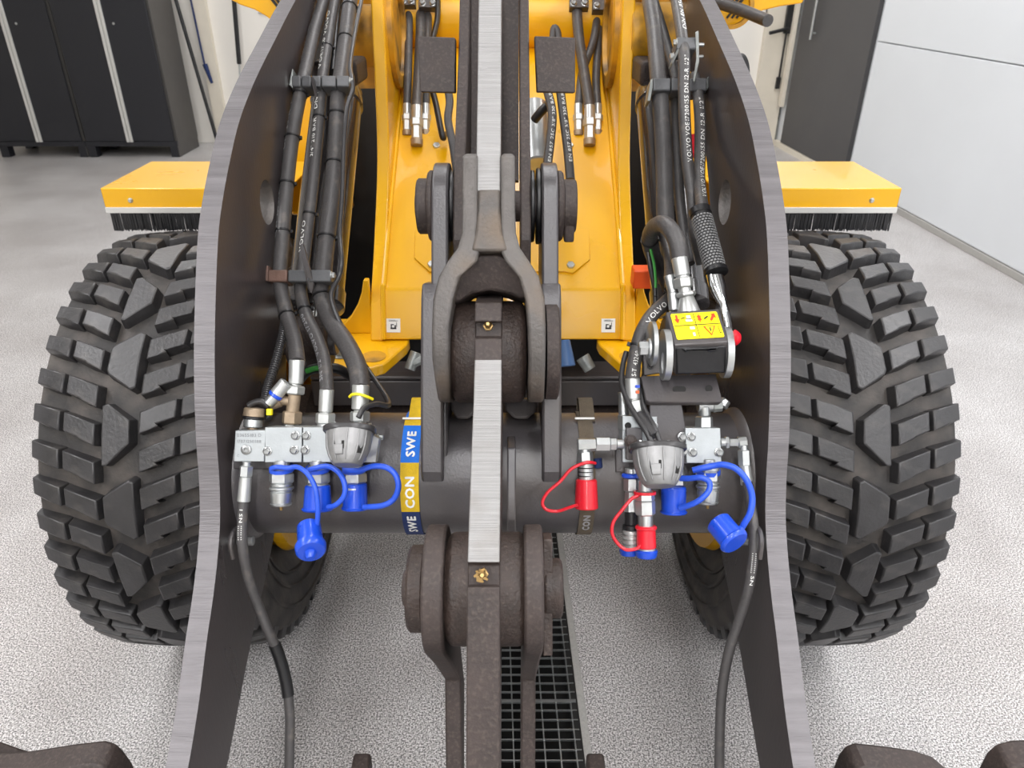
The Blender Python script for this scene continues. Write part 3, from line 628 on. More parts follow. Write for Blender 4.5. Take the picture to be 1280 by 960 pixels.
# mounting feet, gussets, bolts, stickers
def footpoly(): return [(402,430),(430,402),(462,398),(520,424),(520,432),(478,452),(466,458),(428,458),(404,440)]
for s in (-1, 1):
    z = 1.186; pl = [PZ(px, py, z) for px, py in ((396,424),(424,398),(470,398),(512,424),(508,431),(480,455),(466,459),(432,459),(414,452))]
    pl = [V((TX+s*abs(p.x-TX)*1.0, p.y, p.z)) for p in pl]
    mb = MB(); mb.prism(pl, (0,0,0), (0,0,-.03)); ft = mb.build('frame_foot', loader, 'yellow paint', bevel=.004, label='yellow mounting foot at the base of the frame, %s' % ('left' if s < 0 else 'right'))
    for q in ((427,444),(412,418)):
        p = PZ(*q, z); mb = MB(); bolt(mb, V((TX+s*abs(p.x-TX), p.y, z)), (0,0,1), .018, .02); mb.build('bolt', ft, 'galvanised')
    p = PZ(467, 446, z); mb = MB(); mb.lathe(V((TX+s*abs(p.x-TX), p.y, z-.002)), (0,0,1), [(0,.032),(.0035,.032)], 32); mb.build('hole_plug', ft, 'yellow paint worn')
    # curved gusset from the side plate down to the foot
    g = [(-TA-.001, .155), (-TA-.014, .155), (-TA-.022, .12), (-TA-.036, .085), (-TA-.058, .05), (-TA-.09, .018), (-TA-.12, 0), (-TA-.001, 0)]
    yg = S(425, 2.0)[0]+.05; mb = MB(); mb.prism([V((TX-s*a, yg, z+b)) for a, b in g], (0,0,0), (0,.02,0)); mb.build('gusset', ft, 'yellow paint', bevel=.003)
    # pictogram sticker on the vertical lower face
    px = 491 if s < 0 else 761
    c = P(px, 407, 1.984); mb = MB(); r_ = CR; u_ = V((0, pts[1][0]-pts[0][0], pts[1][1]-pts[0][1])).normalized(); n_ = -V((1,0,0)).cross(u_)
    n_ = n_ if n_.y < 0 else -n_
    c = V((c.x, pts[0][0], pts[0][1])) + u_*((c-V((c.x, *pts[0]))).dot(u_)) + n_*.0015; mb.box(c, (.037,.037,.001), (r_, u_, n_)); q = c+n_*.0008
    def rc(a, b, w_, h_, m=1): mb.prism([q+r_*a+u_*b, q+r_*(a+w_)+u_*b, q+r_*(a+w_)+u_*(b+h_), q+r_*a+u_*(b+h_)], (0,0,0), n_*.0004, em=m, sm=m)
    rc(-.008,-.010,.016,.0045); rc(-.007,-.006,.003,.009); rc(.003,-.006,.004,.007); rc(-.007,.001,.008,.0025); rc(.008,-.004,.0015,.012); rc(-.012,.0115,.024,.0012); rc(-.012,.0140,.018,.0008)
    mb.build('pictogram_sticker', front, ['print white', 'print black'], label='small white sticker with a black pictogram')
# cross beam and dark axle behind the tube
mb = MB(); mb.box((0, 2.12, .885), (1.2, .14, .09)); mb.box((0, 2.07, .94), (1.2, .04, .012)); mb.build('cross_beam', loader, 'steel paint', bevel=.004, label='dark grey cross beam behind the tube')
mb = MB(); mb.rod((-.72, WY, WR), (.72, WY, WR), .13, n=40); mb.rod((-.16, WY, WR), (.16, WY, WR), .20, n=40, ch=.3); mb.build('axle', loader, 'steel paint dirty')
for s in (-1, 1):
    mb = MB(); mb.rod((s*.60, WY, WR), (s*.78, WY, WR), .17, n=48, ch=.15); mb.build('hub_flange', loader, 'steel paint dirty')
for s in (-1, 1): MB().box((s*.70, 2.86, 1.49), (.22, .12, .50)).build('side_panel', loader, 'yellow paint', bevel=.01, label='yellow panel behind the %s lift cylinder' % ('left' if s < 0 else 'right'))
MB().box((0, 3.1, .95), (1.8, .2, .9)).build('rear_guard', loader, 'black plastic')
mb = MB(); mb.box((0, 3.1, 1.35), (1.42, .3, 1.7)); mb.build('frame_rear', loader, 'black plastic', label='dark radiator housing behind the front frame')
mb = MB(); mb.box((0, 2.6, 1.06), (.64, .5, .05)); mb.build('frame_floor', loader, 'steel paint')
# lift cylinders
for s in (-1, 1):
    a = V((s*.425, *S(120, 1.96))); b = V((s*.425, *S(428, 1.70))); t = (b-a).normalized()
    mb = MB(); L = (b-a).length; mb.lathe(a-t*.02, t, [(0,.055),(.01,.064),(.05,.068),(.055,.064),(L*.84,.064),(L*.84+.004,.068),(L*.90,.068),(L*.91,.055)], 48)
    cy = mb.build('lift_cylinder', loader, 'cylinder paint', label='dark lift cylinder between frame and %s arm' % ('left' if s < 0 else 'right'))
    MB().rod(a+t*(L*.88), b, .033, n=32).build('piston_rod', cy, 'chrome')
    mb = MB(); mb.lathe(b+V((-.045,0,0)), (1,0,0), [(0,.055),(.004,.06),(.086,.06),(.09,.055)], 40); mb.build('rod_eye', cy, 'brown hub')
    mb = MB(); mb.rod(b+V((-.06,0,0)), b+V((.06,0,0)), .03, n=24); mb.build('eye_pin', cy, 'steel paint')
    mb = MB(); mb.box(a-t*.04+V((0,.03,.03)), (.12,.16,.06), (CR, V((0,1,0)), V((0,0,1)))); mb.build('cylinder_head', cy, 'steel paint dirty', bevel=.01)
    # yellow frame block behind the cylinder
# lamp brackets (yellow, rounded) at the top corners
for s in (-1, 1):
    yb = 2.55
    pts2 = [PY(x, y, yb) for x, y in ((270,-30),(285,-2),(300,6),(318,12),(332,20),(345,30),(362,32),(380,20),(390,-30))] if s < 0 else [PY(x, y, yb) for x, y in ((1020,-30),(1003,4),(975,8),(950,14),(935,26),(920,34),(905,36),(890,24),(880,-30))]
    mb = MB(); mb.prism(smooth3 if False else pts2, (0,0,0), (0,.03,0)); lb = mb.build('lamp_bracket', loader, 'yellow paint', bevel=.004, label='yellow lamp bracket at the top %s corner' % ('left' if s < 0 else 'right'))
    mb = MB()
    for k in range(3):
        p = PY(343+k*6 if s < 0 else 925-k*6, 3, yb-.002); mb.box(p, (.008,.006,.03), (V((.8,0,.6)) if s < 0 else V((.8,0,-.6)), V((0,1,0)), V((-.6,0,.8)) if s < 0 else V((.6,0,.8))))
    for k in range(3):
        p = PY(345+k*5 if s < 0 else 925-k*6, 17, yb-.002); mb.box(p, (.006,.006,.03), (V((.8,0,-.6)), V((0,1,0)), V((.6,0,.8))))
    mb.build('vent_slots', lb, 'black plastic')
mb = MB(); c = PY(915, 8, 2.53); mb.lathe(c, (0,-1,0), [(0,.062),(.02,.062),(.02,.05),(0,.05)], 40, cap=False); mb.build('cable_ring', loader, 'yellow paint worn')
mb = MB(); mb.tube([PY(893,2,2.50), PY(925,12,2.45), PY(950,22,2.40), PY(960,26,2.36)], .017); mb.build('bracket_hose', loader, 'hose rubber')
mb = MB(); c = PX(905, 97, .56); mb.lathe(c, (1,.2,0), [(0,.03),(.01,.05),(.04,.055),(.045,.045)], 36); mb.build('mirror_lamp', loader, 'black plastic', label='round black housing behind the right arm')
# ---------------------------------------------------------------- hoses, clamps and valve blocks on the left arm
def hose(pts, r, name='hydraulic_hose', label=None, m='hose rubber', k=6, n=14):
    """pts in (px, py, d)"""
    q = [P(*a) for a in pts]; mb = MB(); mb.tube(q, r, n=n, smooth=k); o = mb.build(name, loader, m, angle=60, label=label); return o, curve(q, k)
def at_y(c, y):     # point and direction of a curve where it shows at pixel row y
    best = None
    for i in range(len(c)-1):
        p = c[i]; v = p-CO; yy = 480 - v.dot(CU)/v.dot(CF)*FPX; v2 = c[i+1]-CO; y2 = 480 - v2.dot(CU)/v2.dot(CF)*FPX
        if (yy-y)*(y2-y) <= 0 and yy != y2: t = (y-yy)/(y2-yy); return p.lerp(c[i+1], t), (c[i+1]-c[i]).normalized()
    return c[0], (c[1]-c[0]).normalized()
def arc_y(c, y):     # arc length of curve c where it shows at row y
    L = 0
    for i in range(len(c)-1):
        p, q = c[i]-CO, c[i+1]-CO; a = 480-p.dot(CU)/p.dot(CF)*FPX; b = 480-q.dot(CU)/q.dot(CF)*FPX; l = (c[i+1]-c[i]).length
        if (a-y)*(b-y) <= 0 and a != b: return L + l*(y-a)/(b-a)
        L += l
    return 0 if y < 100 else L
def print_on(par, c, y0, y1, s, size, r, face=None, m='print white', flip=True, lab='lettering along the hose'):
    a, b = arc_y(c, y0), arc_y(c, y1); tw = text_w(s, size); k = (b-a)/tw; mb = MB(); face = V(face) if face else N; L = [0]
    for i in range(1, len(c)): L.append(L[-1] + (c[i]-c[i-1]).length)
    def at(q):
        q = max(0, min(L[-1]-1e-6, q)); i = 0
        while i < len(L)-2 and L[i+1] < q: i += 1
        return c[i].lerp(c[i+1], (q-L[i])/(L[i+1]-L[i])), (c[i+1]-c[i]).normalized()
    def fn(x, y):
        p, t = at(b - x*k if flip else a + x*k); u = (face - t*face.dot(t)).normalized(); w_ = t.cross(u) * (-1 if not flip else 1)
        g = (y-size*.35)/r; return p + (u*math.cos(g) + w_*math.sin(g))*(r*1.04)
    text_map(mb, s, size, fn, 0); return mb.build('hose_print', par, m, kind='stuff', label=lab)
def ties(par, c, ys, r, head=(1,0,0)):
    for y in ys: p, t = at_y(c, y); mb = MB(); tie(mb, p, t, r, head=head); mb.build('cable_tie', par, 'black plastic')
def block(x0, y0, x1, y1, d, dep, name='valve_block', m='zinc block', label=None, skew=0, parent=None):
    mb = MB(); mb.prism([P(x0+skew, y0, d), P(x1+skew, y0, d), P(x1, y1, d), P(x0, y1, d)], (0,0,0), CF*dep); return mb.build(name, parent or loader, m, bevel=.0012, label=label)
def fbolt(par, x, y, d, r=.0075, h=.007, name='bolt', m='bolt steel', ax=None): mb = MB(); bolt(mb, P(x, y, d), ax or N, r, h); return mb.build(name, par, m)

h1, c1 = hose([(418,-50,2.12),(405,0,1.97),(393,40,1.88),(384,80,1.78),(377,110,1.72),(369,150,1.70),(362,200,1.67),(357,250,1.64),(353,300,1.61),(350,340,1.575),(352,365,1.555),(359,395,1.53),(368,425,1.48),(372,455,1.42)], .0155, label='hydraulic hose nearest the left arm plate')
h2, c2 = hose([(430,-50,2.10),(419,0,1.95),(412,40,1.87),(405,85,1.77),(401,120,1.71),(397,170,1.68),(391,230,1.64),(384,290,1.61),(378,340,1.575),(376,365,1.555),(383,395,1.52),(397,425,1.48),(406,455,1.43),(409,492,1.38)], .0132, label='middle hydraulic hose of three on the left arm')
h3, c3 = hose([(446,-50,2.08),(438,0,1.94),(432,50,1.85),(427,90,1.76),(423,120,1.71),(420,180,1.68),(415,240,1.64),(408,300,1.61),(404,340,1.575),(402,368,1.555),(413,400,1.52),(433,430,1.47),(447,460,1.42),(451,488,1.38)], .0188, label='thick hydraulic hose, rightmost of three on the left arm')
ties(h1, c1, (118, 172, 230, 290, 395), .0155); ties(h2, c2, (60, 147, 268, 388), .0132); ties(h3, c3, (10, 50, 143, 205, 297, 371), .0188)
for a, b, t_ in ((18,48,'VOLVO'),(52,90,'VOE1720'),(108,140,'DN 19-R'),(150,200,'3/4" 210 BAR'),(278,318,'VOLVO'),(395,480,'SN 1/2" VOLVO 17200')): print_on(h2, c2, a, b, t_, .0125, .0132, face=N*.85-CR*.45, m='print white' if a != 395 else 'print grey')
for a, b, t_ in ((20,88,'VOLVO VOE172'),(125,190,'DN 25-R 1"'),(240,300,'4Q24  350 BAR')): print_on(h1, c1, a, b, t_, .0115, .0155, face=N*.6-CR*.8, m='print grey')
# slim corrugated conduit and electric cable beside hose three
_, cc = hose([(462,-50,2.04),(452,0,1.90),(444,40,1.82),(438,80,1.72),(440,98,1.66),(441,112,1.655),(434,135,1.655),(430,180,1.63),(428,240,1.60),(425,290,1.57),(427,325,1.53),(424,345,1.53),(414,368,1.51),(420,392,1.50),(436,425,1.50),(455,455,1.50),(486,503,1.42),(470,505,1.37),(455,510,1.34),(448,522,1.33)], .0052, 'electric_cable', 'thin grey electric cable running down to the left socket', 'smooth cable', n=10)
hose([(433,-50,2.14),(424,0,1.985),(420,40,1.90),(416,90,1.80)], .009, 'corrugated_conduit', None, 'black plastic')
def conduit(pts, r, lab):
    q = curve([P(*a) for a in pts], 10); mb = MB(); L = 0; out = [q[0]]
    fr = frames(q); tot = sum((q[i+1]-q[i]).length for i in range(len(q)-1)); nseg = int(tot/.0022)
    mb.tube(q, r, n=12, smooth=1); c = q; acc = [0]
    for i in range(1, len(c)): acc.append(acc[-1]+(c[i]-c[i-1]).length)
    j = 0
    for k in range(int(tot/.0055)):
        a = k*.0055
        while j < len(acc)-2 and acc[j+1] < a: j += 1
        t = (c[j+1]-c[j]).normalized(); p = c[j]+t*(a-acc[j]); mb.lathe(p, t, [(-.0018, r*.98),(-.0012, r*1.22),(.0012, r*1.22),(.0018, r*.98)], 12, cap=False)
    return mb.build('corrugated_conduit', loader, 'smooth cable', angle=60, label=lab)
conduit([(358,380,1.56),(353,420,1.50),(344,455,1.45),(336,480,1.42),(330,508,1.38)], .0078, 'ribbed conduit curving down to the left end block')
# clamp rails
def clamp_rail(x0, x1, y, d0, d1, hgt, cols, name='hose_clamp', label=None, splits=(), dep=.05):
    o = None
    xs = [x0, *splits, x1]
    for i in range(len(xs)-1):
        t0 = (xs[i]-x0)/(x1-x0); t1 = (xs[i+1]-x0)/(x1-x0); da = d0+(d1-d0)*t0; db = d0+(d1-d0)*t1; yy = lambda t: y + (0)
        mb = MB(); mb.prism([P(xs[i]+.6, y, da), P(xs[i+1]-.6, y, db), P(xs[i+1]-.6, y+hgt, db), P(xs[i]+.6, y+hgt, da)], (0,0,0), CF*dep-CU*.004)
        q = mb.build(name if o is None else 'clamp_segment', o or loader, cols[min(i, len(cols)-1)], bevel=.003, label=label if o is None else None); o = o or q
    return o
cl = clamp_rail(364, 437, 94, 1.70, 1.665, 14, ['clamp plastic'], label='grey plastic clamp over three hoses, upper left', splits=(376, 389, 401, 420))
mb = MB(); mb.prism([P(361,106,1.72), P(365,86,1.72), P(366,86,1.72), P(366,110,1.72)], (0,0,0), CF*.05); mb.build('clamp_bracket', cl, 'galvanised', bevel=.001)
mb = MB(); bolt(mb, P(437, 101, 1.655), CR, .006, .008); mb.build('bolt', cl, 'zinc')
mb = MB(); mb.prism([P(388,96,1.66), P(391,96,1.66), P(398,126,1.70), P(395,128,1.70)], (0,0,0), CF*.03); mb.build('clamp_bar', cl, 'steel paint')
cl = clamp_rail(334, 414, 337, 1.545, 1.52, 15, ['clamp rusty', 'clamp plastic'], label='grey plastic clamp over three hoses, lower left, rusty at its left end', splits=(359, 386))
mb = MB(); mb.prism([P(331,350,1.56), P(333,332,1.56), P(335,332,1.56), P(335,352,1.56)], (0,0,0), CF*.05); mb.build('clamp_bracket', cl, 'clamp rusty', bevel=.001)
mb = MB(); bolt(mb, P(414, 344, 1.51), CR, .006, .008); mb.build('bolt', cl, 'zinc')
mb = MB(); mb.prism([P(374,306,1.50), P(378,304,1.50), P(392,355,1.53), P(390,368,1.55), P(384,360,1.53)], (0,0,0), CF*.006+CR*.002); mb.build('clamp_strap', cl, 'steel paint', bevel=.001, label='bent dark steel strip lying across the clamp')
# fittings at the lower ends of the three hoses
def chain(name, d, segs, mats, label=None, parent=None): mb = MB(); stk(mb, d, segs); return mb.build(name, parent or loader, mats, bevel=0, label=label, angle=32)
f = chain('hose_fitting', 1.385, [(371,450,370,480,9.5,9.0,24,0),(370,479,369,482,7.5,7.5,20,0),(369,482,368,493,12.5,12.5,6,0),(368,493,365.5,516,8,8,20,1),(366,502,348,500,6,6,16,1),(350,500,338,506,8.5,7,20,1),(365.5,514,364.5,530,12.3,12.3,6,1),(364.5,530,364,536,10,10,6,2)], ['fitting white','brown zinc','zinc'], 'tee fitting with a tarnished brown body above the valve block')
mb = MB(); stk(mb, 1.37, [(358,478,345,493,8.5,8.5,20,0),(346,492,343,496,9,9,20,1),(344,495,335,505,7.5,7,16,2)]); mb.build('side_fitting', f, ['fitting white','blue plastic','zinc'], label='slanted silver fitting with a blue ring')
for s_, (a, b) in enumerate((((409),(409)),)):
    pass
chain('hose_fitting', 1.375, [(408.5,487,407,515,9,8.8,24,0),(407,514,407,517,7,7,20,0),(407,516,406.5,530,12.3,12.3,6,0),(406.5,529,406,535,9.5,9.5,20,0)], ['fitting white'])
f = chain('hose_fitting', 1.375, [(451,481,450,512,10.8,10.6,24,0),(450,512,450,515,8,8,20,0),(450,514,450,527,12.5,12.5,6,0),(450,527,450,534,8,8,20,0)], ['fitting white'])
mb = MB(); mb.tube([P(437,496,1.36), P(441,493,1.352), P(450,493,1.350), P(459,496,1.352), P(466,499,1.36)], .0028, n=8); mb.build('cable_tie', f, 'yellow plastic', label='yellow cable tie')
# valve blocks
D = 1.335
va = block(292, 538, 330, 577, D, .05, label='small zinc end block with stamped numbers, at the left end of the row', skew=2)
mb = MB(); q = lambda x, y: P(x, y, D-.0006)
def tx(mb, s, x, y, sz, d=D-.0006, rr=CR, uu=CU, m=0):
    o = P(x, y, d); text_map(mb, s, sz, lambda a, b: o + rr*a + uu*b, m)
tx(mb, '03655183 D', 296, 546, .0085); tx(mb, '17071250388', 295.5, 553.5, .0078); tx(mb, 'C', 296, 571, .006); mb.build('stamp', va, 'print stamp', label='stamped number lettering', kind='stuff')
mb = MB(); mb.lathe(P(308,562,D), N, [(0,.009),(.003,.009),(.0035,.0075),(.0035,.0035),(.001,.0034),(.001,.0)], 24, cap=False); mb.build('plug', va, 'bolt steel')
vb = block(331, 534, 377.3, 578, D, .06, label='zinc valve block under the tee fitting'); vc = block(378.6, 534, 462, 578, D, .06, label='zinc valve block behind the left socket')
for x, y in ((334.5,564),(369.5,544.5),(368,562.5)): fbolt(vb, x, y, D, .0062)
for x, y in ((383,544.5),(381.5,562.5)): fbolt(vc, x, y, D, .0062)
block(292, 576, 465, 586, D+.035, .05, 'mounting_plate', 'steel paint', 'dark mounting plate under the left valve blocks')
mb = MB(); mb.prism([P(452,532,1.30), P(462,529,1.30), P(463,541,1.30), P(474,548,1.31), P(470,578,1.33), P(458,578,1.33)], (0,0,0), CF*.02); mb.build('socket_bracket', vc, 'zinc', bevel=.001)
mb = MB(); bolt(mb, P(472,547,1.335), CR, .005, .01); mb.build('bolt', vc, 'galvanised')
# sensor with cover on the end block
sn = chain('pressure_sensor', 1.365, [(318,510,317,521,12.5,13,24,0),(317,520,316.6,524,13.6,13.6,24,1),(316.6,523,316,534,11.5,11.5,24,2),(316,533,315.5,538,6,6,16,0)], ['brown zinc','black plastic','zinc'], 'round pressure sensor with a tarnished cover on the end block')
mb = MB(); mb.tube([P(310,508,1.37), P(316,504,1.37), P(327,502,1.37), P(337,508,1.37)], .006, n=10); mb.box(P(337,515,1.36), (.01,.012,.01), (CR,CU,N), 1); mb.build('sensor_plug', sn, ['smooth cable','yellow plastic'], bevel=.002)
MB().rod(P(330,509,1.40), P(336,524,1.39), .008).build('sensor_lead', sn, 'smooth cable')
# hose under the end block running down past the hook
chain('hose_fitting', 1.335, [(308.5,577,308,583,5.5,5.5,20,0),(308,582,307,596,8.3,8.3,6,0),(307,596,304.5,627,7.3,8,24,1)], ['zinc','fitting white'], 'silver hose fitting under the end block')
hd, cd = hose([(304.8,622,1.335),(303,650,1.335),(303,680,1.33),(310,720,1.35),(322,755,1.37),(335,788,1.38),(347,815,1.39),(357,850,1.40),(362,890,1.40),(362,930,1.40),(361,990,1.40)], .0092, label='black hose hanging down from the left end block')
print_on(hd, cd, 634, 675, '1 SN |||||||', .008, .0092, flip=False)
mb = MB(); mb.tube([a for a in cd[34:46]], .0112, n=14, smooth=1); mb.build('hose_sleeve', hd, 'black plastic')
# push-on couplings with blue dust caps
def coupling(cx, y0, d, y_off=0, sc=1.0, tip=True, label=None):
    f = lambda t: y0 + t*sc
    mb = MB(); stk(mb, d, [(cx,f(-4),cx,f(3),10,10,24,0),(cx,f(3),cx,f(12),12.5,14,24,0),(cx,f(11),cx,f(25),15.5*sc,15.5*sc,6,0),(cx,f(25),cx,f(29),13,13,24,0),(cx,f(29),cx,f(33),15,15,24,0),(cx,f(33),cx,f(35),13,13,24,0)])
    stk(mb, d, [(cx,f(35),cx-.5,f(50),13.5,12.5,28,0),(cx-.5,f(49),cx-.5,f(53),13.5,13,28,0)])
    if tip: stk(mb, d, [(cx-.5,f(52),cx-.5,f(54),8,7,20,1),(cx-.5,f(53),cx-.5,f(59),2.6,1.8,12,1)])
    return mb.build('coupling', loader, ['zinc','brass'], angle=32, label=label)
def cap(cx, y0, y1, d, w0, w1, m='blue plastic', parent=None, label=None, dx=0, lip=True):
    mb = MB(); stk(mb, d, [(cx,y0,cx+dx,y1,w0,w1,32,0)])
    if lip: stk(mb, d, [(cx+dx,y1-2.5,cx+dx,y1+1,w1*1.12,w1*1.1,32,0)])
    return mb.build('dust_cap', parent, m, angle=40, label=label)
def tether(pts, r, m, parent, ring=None, label=None):
    mb = MB(); mb.tube([P(*a) for a in pts], r, n=10)
    if ring: cx, cy, d, rr = ring; mb.lathe(P(cx, cy, d), CU*.97+N*.25, [(-.0035,rr),(-.0035,rr+.0055),(.0035,rr+.0055),(.0035,rr)], 28, cap=False); mb.lathe(P(cx, cy, d), CU*.97+N*.25, [(-.0035,rr),(.0035,rr)], 28, cap=False)
    return mb.build('tether', parent, m, angle=60, label=label)
q1 = coupling(352, 579, 1.345, label='bare silver quick coupling with a brass tip, its blue cap hanging loose')
q2 = coupling(397, 579, 1.345, tip=False, label='quick coupling closed by a blue cap, second from the left')
q3 = coupling(443, 579, 1.345, tip=False, label='quick coupling closed by a blue cap, beside the printed strap')
cap(397, 606, 637, 1.345, 15.5, 17.5, parent=q2, label='blue dust cap'); cap(444, 604, 636, 1.345, 14.5, 15.5, parent=q3, label='blue dust cap')
tether([(339,586,1.325),(346,584,1.32),(360,585,1.32),(372,584,1.315),(384,592,1.30),(393,607,1.29),(397,628,1.29),(397,650,1.295),(394,666,1.30)], .0045, 'blue tether', q1, (352,586,1.345,.0165), label='blue tether strap')
tether([(385,588,1.325),(395,585,1.32),(410,583,1.315),(424,591,1.30),(431,606,1.295),(430,620,1.295),(420,631,1.30),(410,634,1.31)], .0048, 'blue tether', q2, (397,586,1.345,.0165))
tether([(430,588,1.325),(448,588,1.31),(465,583,1.30),(482,584,1.295),(494,593,1.29),(498,609,1.29),(492,624,1.295),(478,632,1.30),(455,634,1.32)], .0052, 'blue tether', q3, (443,586,1.345,.0165))
mb = MB(); mb.rod(P(386,657,1.31), P(389,686,1.27), .0205, .0225, n=32); mb.rod(P(388,681,1.275), P(389,690,1.262), .0265, .0255, n=32); mb.rod(P(388,690,1.265), P(388,699,1.255), .011, .008, n=8)
mb.build('dust_cap', q1, 'blue plastic', angle=40, label='loose blue dust cap hanging open')
# cast aluminium socket with spring lid
def socket(cx, cy, d, w, h, seed, label):
    o = P(cx, cy, d); so = None
    ax = (-CU*1.0 + N*.36).normalized(); s_ = d/FPX
    W = w*s_; Hh = h*s_
    mb = MB(); u_ = CR; v_ = ax.cross(u_).normalized()
    def ring(t, rx, ry, n=40, sq=.0): return [o + ax*t + u_*(rx*math.cos(a)*(1+sq*abs(math.sin(2*a)))) + v_*(ry*math.sin(a)*(1+sq*abs(math.sin(2*a)))) for a in [2*math.pi*i/n for i in range(n)]]
    prof = [(0,.93,.60,.06),(Hh*.25,.92,.60,.04),(Hh*.5,.88,.58,.02),(Hh*.72,.78,.53,0),(Hh*.9,.64,.46,0),(Hh,.52,.38,0)]
    vs = []; fs = []; n = 40
    for t, a, b, q in prof: vs += ring(t, W*a, W*b*1.15, n, q)
    for k in range(len(prof)-1):
        for i in range(n): j = (i+1) % n; fs.append((k*n+i, k*n+j, (k+1)*n+j, (k+1)*n+i))
    fs += [tuple(range(n))[::-1], tuple((len(prof)-1)*n+i for i in range(n))]
    mb.add(vs, fs); so = mb.build('trailer_socket', loader, 'aluminium', bevel=.002, angle=40, label=label)
    mb = MB(); vs = []; 
    for t, a in ((-.008,.97),(-.006,1.03),(.001,1.03),(.003,.99)): vs += ring(t, W*a, W*.66*a, n, .10)
    fs = []
    for k in range(3):
        for i in range(n): j = (i+1) % n; fs.append((k*n+i, k*n+j, (k+1)*n+j, (k+1)*n+i))
    fs += [tuple(range(n))[::-1], tuple(3*n+i for i in range(n))]
    mb.add(vs, fs); mb.build('gasket', so, 'smooth cable', bevel=.0005, label='black rubber gasket')
    def sp(tf, ang, off):    # point of the shell surface at fraction tf of its height, ang degrees round from the front
        t_ = tf*Hh; k = 0
        while k < len(prof)-2 and prof[k+1][0] < t_: k += 1
        q_ = (t_-prof[k][0])/(prof[k+1][0]-prof[k][0]); A1 = prof[k][1]+(prof[k+1][1]-prof[k][1])*q_; B1 = (prof[k][2]+(prof[k+1][2]-prof[k][2])*q_)*1.15
        a_ = math.radians(ang); fr_ = v_ if v_.dot(N) > 0 else -v_
        return o + ax*t_ + u_*((W*A1+off)*math.sin(a_)) + fr_*((W*B1+off)*math.cos(a_))
    def shell_strip(mb, a0, a1, t0, t1, off, dep):
        vs = []; n_ = 6
        for i in range(n_+1):
            tf = t0+(t1-t0)*i/n_
            vs += [sp(tf, a0, -dep), sp(tf, a0, off), sp(tf, a1, off), sp(tf, a1, -dep)]
        fs = [(3,2,1,0), tuple(4*n_+i for i in range(4))] + [(4*k+i, 4*k+(i+1)%4, 4*k+4+(i+1)%4, 4*k+4+i) for k in range(n_) for i in range(4)]
        mb.add(vs, fs)
    for a_, w_a in ((-62,6),(-33,4),(2,4),(30,5),(52,5)):
        mb = MB(); shell_strip(mb, a_, a_+w_a, .06, .9, .0022, .002); mb.build('lid_rib', so, 'aluminium', bevel=.0008)
    mb = MB(); shell_strip(mb, -29, -2, .40, .62, .0008, .001); mb.build('latch_recess', so, 'pit dark')
    mb = MB(); shell_strip(mb, -27, -4, .50, .78, .0040, .001); mb.build('lid_latch', so, 'aluminium', bevel=.0012)
    mb = MB(); shell_strip(mb, 36, 50, .45, .72, .0006, .001); mb.build('latch_recess', so, 'pit dark')
    for dx_ in (-.62, .42): MB().rod(o+u_*W*dx_-ax*.016, o+u_*W*dx_-ax*.002, .0032, n=10).build('mounting_screw', so, 'zinc')
    return so
socket(437, 539, 1.285, 31, 44, 1, 'cast aluminium trailer socket with closed lid, in front of the left valve blocks')
